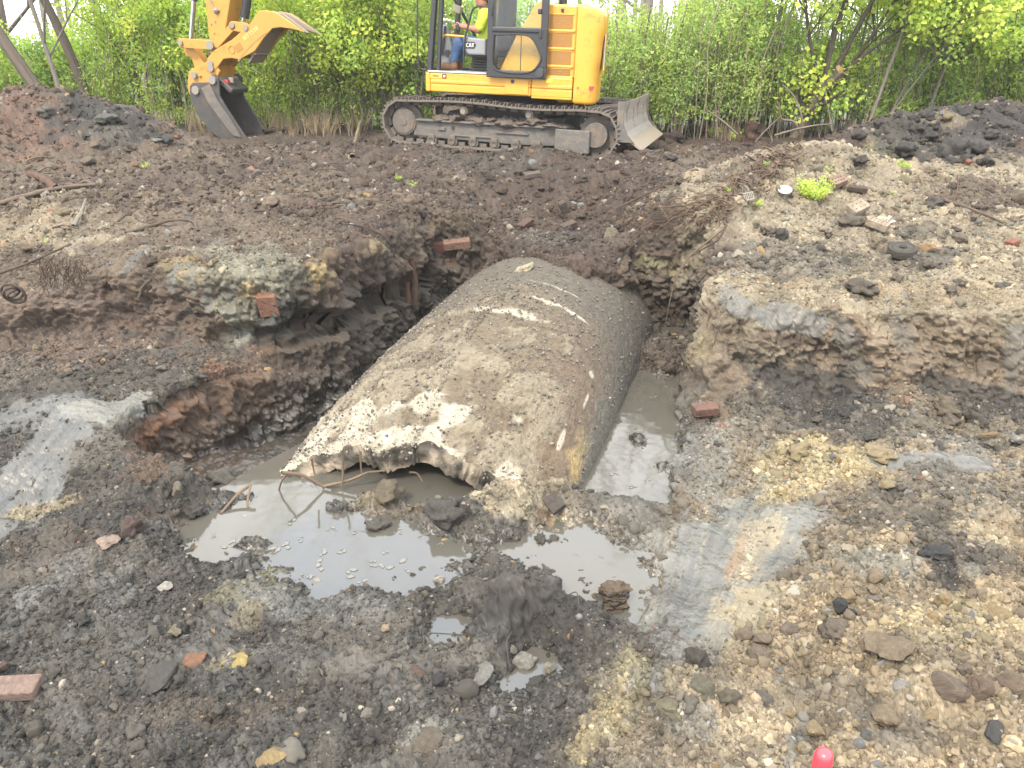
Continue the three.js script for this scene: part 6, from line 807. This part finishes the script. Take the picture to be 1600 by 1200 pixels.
brick('brick', 'broken red brick on the edge of the right trench', 1101, 649, [.2, .075, .1], phs(176, 122, 106), .05, .15, .15, 0); brick('brick', 'small red brick chip below the broken red brick', 1127, 675, [.07, .04, .05], phs(196, 104, 84), .03, .4, .1, 0); stone('stone', 'tan stone on the shore inside the right trench', 'stone', 1038, 718, 26, .75, phs(128, 118, 96)); stone('stone', 'flat grey stone at the mouth of the right trench', 'stone', 1038, 797, 30, .45, phs(148, 138, 124)); stone('concrete_slab', 'slab leaning on the foot of the pipe in the trench', 'slab', 966, 672, 30, .9, phs(112, 100, 82), 'stone', undefined, .4, .8);
{ // rotten layered lump with a bolt
  const p = spot(952, 950).p, t = grp('rotten_lump', p[0], p[1] + .02, p[2]); for (let k = 0; k < 6; k++) { const g = withUV(lump('clod', 90 + k, 3, .1 - k * .004, .022, .065)); g.rotateZ(-.1 + k * .02); g.translate(k * .006, k * .019, -k * .006); part(g, stoneMat(k % 2 ? phs(140, 112, 84) : phs(104, 92, 80)), 'layer', t); } part(bar([-.15, .03, .03], [-.07, .03, .04], .011, 10), stoneMat(phs(130, 126, 122)), 'bolt_shank', t); part(bar([-.07, .03, .04], [-.045, .03, .045], .028, 18), stoneMat(phs(140, 136, 130)), 'bolt_head', t); top(t, 'rotten_lump', 'rotten layered wooden lump with a bolt at the puddle edge', 'wood lump'); }
stick('wire', 'thin bent wire beside the rotten lump', 'wire', [[888, 934, .02], [900, 938, .05], [905, 952, .02]], .003, .003, phs(170, 164, 156)); stick('wire', 'thin bent wire beside the pale slab in the mud', 'wire', [[800, 992, .02], [792, 1015, .05], [796, 1045, .02]], .003, .003, phs(150, 144, 138));
stone('concrete_slab', 'pale grey slab leaning by the small narrow puddle', 'slab', 820, 1034, 44, .45, phs(170, 166, 160), 'stone', undefined, .6, .35); stone('stone', 'pale round stone right of the small narrow puddle', 'stone', 861, 1047, 26, .85, phs(180, 172, 160)); stone('stone', 'pale round stone above the pale grey slab', 'stone', 801, 1016, 18, .9, phs(156, 148, 138)); stone('concrete_slab', 'light grey streaked slab left of the pale grey slab', 'slab', 755, 1052, 46, .35, phs(156, 154, 152), 'stone', undefined, .9, .15); stone('stone', 'reddish brown rock in the middle of the foreground mud', 'stone', 651, 1056, 40, .7, phs(126, 92, 76)); stone('stone', 'black rock right of the reddish brown rock', 'stone', 684, 1066, 32, .8, phs(62, 60, 62)); stone('stone', 'round grey stone in the lower foreground', 'stone', 575, 1119, 26, .9, phs(160, 152, 144)); stone('concrete_slab', 'smooth brown slab with a scraped tan face at the bottom edge', 'slab', 674, 1165, 60, .4, phs(128, 114, 98), 'stone', undefined, .9, .2); stone('stone', 'orange and grey rock at the bottom edge left of the middle', 'stone', 428, 1186, 52, .6, phs(196, 164, 106)); stone('wood_chip', 'fresh yellow wood chip in the left mud', 'wood chip', 363, 1040, 50, .25, phs(226, 194, 104), 'stone', undefined, .75, .1); stone('wood_chip', 'orange brown rotten wood piece left of the yellow chip', 'wood chip', 304, 1036, 48, .35, phs(184, 124, 86), 'stone', undefined, .6, .1); stone('slate_shard', 'grey slate shard above the orange wood piece', 'shard', 216, 1004, 40, .3, phs(118, 118, 120), 'stone', undefined, .7, .2); stone('slate_shard', 'long dark shard below the orange wood piece', 'shard', 250, 1062, 70, .3, phs(96, 92, 88), 'stone', undefined, .5, .2);
stone('stone', 'white pebble on the mud by the puddle', 'stone', 688, 909, 22, .8, phs(220, 212, 196)); stone('stone', 'ochre tinted pebble in the mud in front of the puddle', 'stone', 604, 983, 16, .9, phs(212, 186, 150)); stone('stone', 'small white pebble in the mud in front of the puddle', 'stone', 641, 956, 9, .9, phs(216, 206, 190)); stone('stone', 'white crumbly stone at the left in the mud', 'stone', 258, 918, 24, .7, phs(214, 208, 204)); stone('stone', 'pale flat pebble in the left mud', 'stone', 120, 901, 20, .5, phs(206, 200, 190)); stone('stone', 'greenish square stone above the orange wood piece', 'stone', 272, 988, 28, .6, phs(160, 150, 116)); stone('stone', 'brown stone at the left frame edge above the pink brick', 'stone', 5, 1045, 26, .8, phs(112, 84, 72));
stick('stick', 'grey split stick lying in the left mud', 'stick', [[120, 948, .02], [145, 935, .02], [172, 922, .02]], .012, .008, phs(150, 142, 132));
stone('clod', 'shiny black lump on the tan spoil', 'clod', 1312, 950, 30, .9, phs(52, 54, 58)); stone('stone', 'small black lump touching the shiny black one', 'clod', 1330, 960, 18, .8, phs(56, 56, 60)); stone('stone', 'large flat tan rock in the right foreground', 'stone', 1392, 1015, 84, .4, phs(160, 136, 108), 'stone', undefined, .1, .1); stone('clod', 'lumpy brown clod left of the large flat tan rock', 'clod', 1305, 992, 52, .7, phs(140, 122, 104), 'clod'); stone('stone', 'big rough brown rock at the lower right', 'stone', 1478, 1085, 66, .8, phs(146, 122, 106), 'stone'); stone('stone', 'brown slanted rock right of the big rough one', 'stone', 1530, 1078, 52, 1, phs(150, 120, 100), 'stone', undefined, .7, .3); stone('stone', 'brown rock at the lower right frame edge', 'stone', 1582, 1070, 54, .8, phs(150, 124, 102)); stone('stone', 'ochre yellow rock above the big rough rock', 'stone', 1456, 973, 32, .9, phs(206, 168, 110)); stone('stone', 'smaller ochre yellow rock above the other ochre one', 'stone', 1473, 939, 26, .8, phs(204, 168, 112)); stone('stone', 'ochre slab at the right frame edge', 'stone', 1565, 965, 50, .5, phs(196, 164, 112)); stone('stone', 'black angular rock at the lower right', 'stone', 1552, 1152, 44, .9, phs(84, 84, 86)); stone('stone', 'smooth grey stone right of the red capped pole', 'stone', 1356, 1154, 38, .5, phs(118, 118, 118), 'stone', undefined, 2.3); stone('stone', 'yellow stone below the smooth grey one', 'stone', 1388, 1166, 32, .6, phs(196, 156, 98)); stone('stone', 'tan rock above the smooth grey stone', 'stone', 1385, 1125, 56, .6, phs(168, 142, 112)); stone('bone_shaped_stone', 'pale bone shaped stone left of the big rough rock', 'stone', 1430, 1070, 26, .5, phs(186, 170, 148)); stone('stone', 'mossy grey rock in a cluster left of the pole', 'stone', 1092, 1080, 52, .8, phs(130, 124, 100), 'stone'); stone('stone', 'yellowish flaky slab below the mossy grey rock', 'stone', 1050, 1108, 58, .45, phs(150, 142, 112)); stone('clod', 'dark round clod above the mossy grey rock', 'clod', 1088, 1036, 44, .9, phs(92, 82, 74), 'clod'); stone('stone', 'tan knobbly stone below the mossy grey rock', 'stone', 1104, 1110, 28, .9, phs(160, 144, 124)); stone('stone', 'pinkish stone right of the tan knobbly stone', 'stone', 1128, 1117, 24, .9, phs(170, 140, 122)); stone('stone', 'dark stone behind the mossy grey rock', 'stone', 1130, 1084, 30, .9, phs(88, 80, 78)); stone('stone', 'grey angular rock right of the cluster', 'stone', 1190, 1092, 36, .6, phs(124, 116, 106)); stone('stone', 'cream pebble in the dark patch at the right', 'stone', 1433, 866, 16, .9, phs(210, 186, 150)); stone('clod', 'black clay clod in the dark patch at the right', 'clod', 1462, 868, 48, .45, phs(62, 64, 66), 'clod'); stone('stone', 'tan stone beside the grey scraped band', 'stone', 1385, 758, 30, .6, phs(190, 166, 124)); stone('stone', 'brown boulder in the rubble below the right bank', 'boulder', 1218, 680, 40, .6, phs(128, 110, 92), 'clod'); stone('clod', 'yellow clay lump, largest on the yellow patch', 'clod', 1245, 708, 44, .6, phs(200, 176, 128), 'clod'); stone('clod', 'flat yellow clay lump on the right of the yellow patch', 'clod', 1372, 712, 50, .4, phs(198, 172, 126), 'clod'); stone('clod', 'grey boulder shaped clod below the right cut face', 'clod', 1526, 662, 34, .8, phs(112, 100, 90), 'clod'); stone('clod', 'tan clod leaning against the right cut face', 'clod', 1478, 640, 50, .6, phs(146, 128, 104), 'clod'); brick('brick', 'tan wood like slat below the right cut face', 1542, 685, [.14, .03, .03], phs(190, 150, 100), .03, .1, 0, .05); stone('stone', 'white stone right of the tan slat', 'stone', 1590, 690, 24, .7, phs(200, 196, 190)); stone('stone', 'white pebble in the rubble left of the yellow patch', 'stone', 1150, 656, 9, .9, phs(220, 214, 200));
{ // twigs and wood splinters of the left bank
  for (let i = 0; i < 26; i++) { const px = rr(5, 560), py = rr(235, 365), l = rr(15, 50), a = rr(-.6, .4); stick('twig', 'short weathered twig or wood splinter on the left bank', 'twig', [[px, py, .02], [px + l * .5 * Math.cos(a), py + l * .3 * Math.sin(a), .05], [px + l * Math.cos(a), py + l * .6 * Math.sin(a), .02]], rr(.006, .014), rr(.004, .01), [phs(168, 140, 118), phs(140, 108, 90), phs(190, 168, 146)][i % 3], 'twigs on the left bank'); }
}
{ // alike stones of the crumbled spoil and rubble
  const many = (label0, words, cat, group, n, p0, p1, q0, q1, w0, w1, cols, kind) => { for (let i = 0; i < n; i++) { const label = words[i % cols.length] + ' ' + label0, px = rr(p0, p1), py = rr(q0, q1), { m } = spot(px, py), r = rr(w0, w1) * m / 2, f = rr(.5, .85); const o = new THREE.Mesh(sharedLump(kind, i % 6), stoneMat(cols[i % cols.length])); put(o, px, py, r * f * .25, rnd() * 6, rr(-.3, .3), rr(-.3, .3)); o.scale.set(r, r * f, r * rr(.7, 1)); top(o, cat === 'clod' ? 'clod' : 'stone', label, cat, `${group}, ${words[i % cols.length]} ones`); } };
  const pool = {}; function sharedLump(k, i) { const key = k + i; return pool[key] ||= withUV(lump(k, 200 + i * 3 + (k === 'clod' ? 1 : 0), 3), .12); }
  many('stone among the crumbled tan spoil in the lower right', ['tan','brown','ochre','grey brown'], 'stone', 'tan stones of the lower right spoil', 34, 1160, 1600, 880, 1190, 16, 40, [phs(176, 152, 122), phs(158, 136, 112), phs(190, 162, 118), phs(146, 126, 110)], 'stone');
  many('clod among the churned mud of the foreground', ['dark grey','mid grey','blackish'], 'clod', 'dark clods of the foreground mud', 26, 20, 960, 930, 1190, 12, 28, [phs(92, 88, 86), phs(110, 104, 98), phs(78, 74, 74)], 'clod');
  many('clod on the rubble along the foot of the right bank', ['tan','dark grey','pale'], 'clod', 'clods along the foot of the right bank', 26, 1120, 1600, 640, 700, 12, 26, [phs(136, 122, 106), phs(98, 92, 88), phs(160, 148, 130)], 'clod');
  many('clod on the flat top of the right bank', ['brown','dark','tan'], 'clod', 'clods on top of the right bank', 30, 1130, 1600, 350, 470, 10, 24, [phs(140, 126, 108), phs(116, 106, 96), phs(160, 142, 118)], 'clod');
  many('lump of earth on the dark mound at the right', ['black','dark brown'], 'clod', 'black lumps of the right mound', 26, 1340, 1600, 165, 260, 12, 28, [phs(74, 68, 66), phs(92, 84, 78)], 'clod');
  many('clod on the slope between tracks and pipe', ['dark brown','mid brown'], 'clod', 'brown clods of the slope behind the pipe', 26, 760, 1080, 255, 375, 9, 20, [phs(104, 86, 74), phs(122, 104, 88)], 'clod');
  many('stone on the flat top of the left bank', ['tan','brown','pale'], 'stone', 'stones on top of the left bank', 22, 10, 480, 250, 370, 9, 22, [phs(150, 128, 110), phs(120, 100, 88), phs(176, 158, 138)], 'stone');
  many('rubble piece on the left bench under the cut face', ['tan','dark grey','yellowish'], 'stone', 'rubble of the left bench', 30, 0, 330, 540, 600, 9, 20, [phs(150, 136, 118), phs(110, 102, 96), phs(180, 162, 124)], 'stone');
}
{ // crumbs of earth on the pipe, and foam on the water
  const M = new THREE.Matrix4(), q = new THREE.Quaternion(), e = new THREE.Euler(), c = new THREE.Color(), geo = [lump('clod', 301, 1), lump('stone', 302, 1)], L = [[], []];
  for (let i = 0; i < 14000; i++) { const s = rr(-.05, 3.6) , a = rr(.25, 3.0), deb = ss(.2, .45, a / Math.PI) * ss(3.2, 1.5, s); if (rnd() > .12 + deb) continue; const r = .0035 * 4.5 ** (rnd() ** 2.6), p = pipeAt(s, a, .008); e.set(rnd() * 6, rnd() * 6, rnd() * 6); q.setFromEuler(e); M.compose(p, q, V(r, r * .8, r)); const f = rr(.6, 1.3), k = rnd() < .05 ? [.24, .21, .17] : rnd() < .18 ? [.07, .064, .056] : [.125, .11, .09]; L[rnd() < .6 ? 0 : 1].push([M.clone(), k.map(v => v * f)]); }
  const g = new THREE.Group(); L.forEach((l, i) => { const im = new THREE.InstancedMesh(geo[i], clodMat, l.length); l.forEach(([m, k], j) => { im.setMatrixAt(j, m); im.setColorAt(j, c.setRGB(...k)); }); im.name = 'crumbs'; im.userData.kind = 'stuff'; g.add(im); }); top(g, 'pipe_crumbs', 'crumbs of earth and grit lying on the crown of the pipe', null, null, 'stuff');
  const fg = []; const F = (px, py, w) => { const p = atH(px, py, .002), m = w * ((EYE) * SP - p[2] * CP) / 1203, n = 3 + Math.floor(rnd() * 4); for (let k = 0; k < n; k++) { const r = m * rr(.12, .3), t = lump('clod', 310 + k, 2, r * .8, r * .5, r * .05); t.rotateX(Math.PI / 2); t.rotateY(rnd() * 6); t.scale(1, .3, 1); t.translate(p[0] + rr(-.5, .5) * m, .003, p[2] + rr(-.4, .4) * m); fg.push(t); } };
  for (const [x, y, w] of [[490, 880, 40], [505, 862, 26], [610, 878, 40], [545, 892, 24], [530, 860, 20], [560, 905, 30], [440, 852, 30], [470, 842, 20], [420, 860, 30], [620, 830, 18], [560, 832, 14], [700, 838, 20], [730, 850, 14], [690, 850, 12], [655, 838, 10], [760, 870, 12], [830, 868, 14], [900, 866, 10], [940, 870, 8], [960, 900, 8], [410, 840, 22], [350, 850, 26], [330, 838, 14], [450, 815, 18], [520, 826, 16], [600, 862, 16], [580, 880, 20], [640, 890, 16], [480, 900, 20], [960, 740, 14], [990, 760, 16], [1010, 750, 12], [980, 730, 10], [1000, 640, 12], [1020, 620, 10], [1040, 605, 8]]) F(x, y, w);
  top(new THREE.Mesh(merge(fg), std(.13, .125, .11, .5)), 'foam', 'rings and flecks of scum floating on the puddle', null, null, 'stuff');
}
// thin bright haze, added to lighten the dark gaps in the woods
scene.fog = new THREE.FogExp2(0xffffff, .001);
renderer.render(scene, camera);
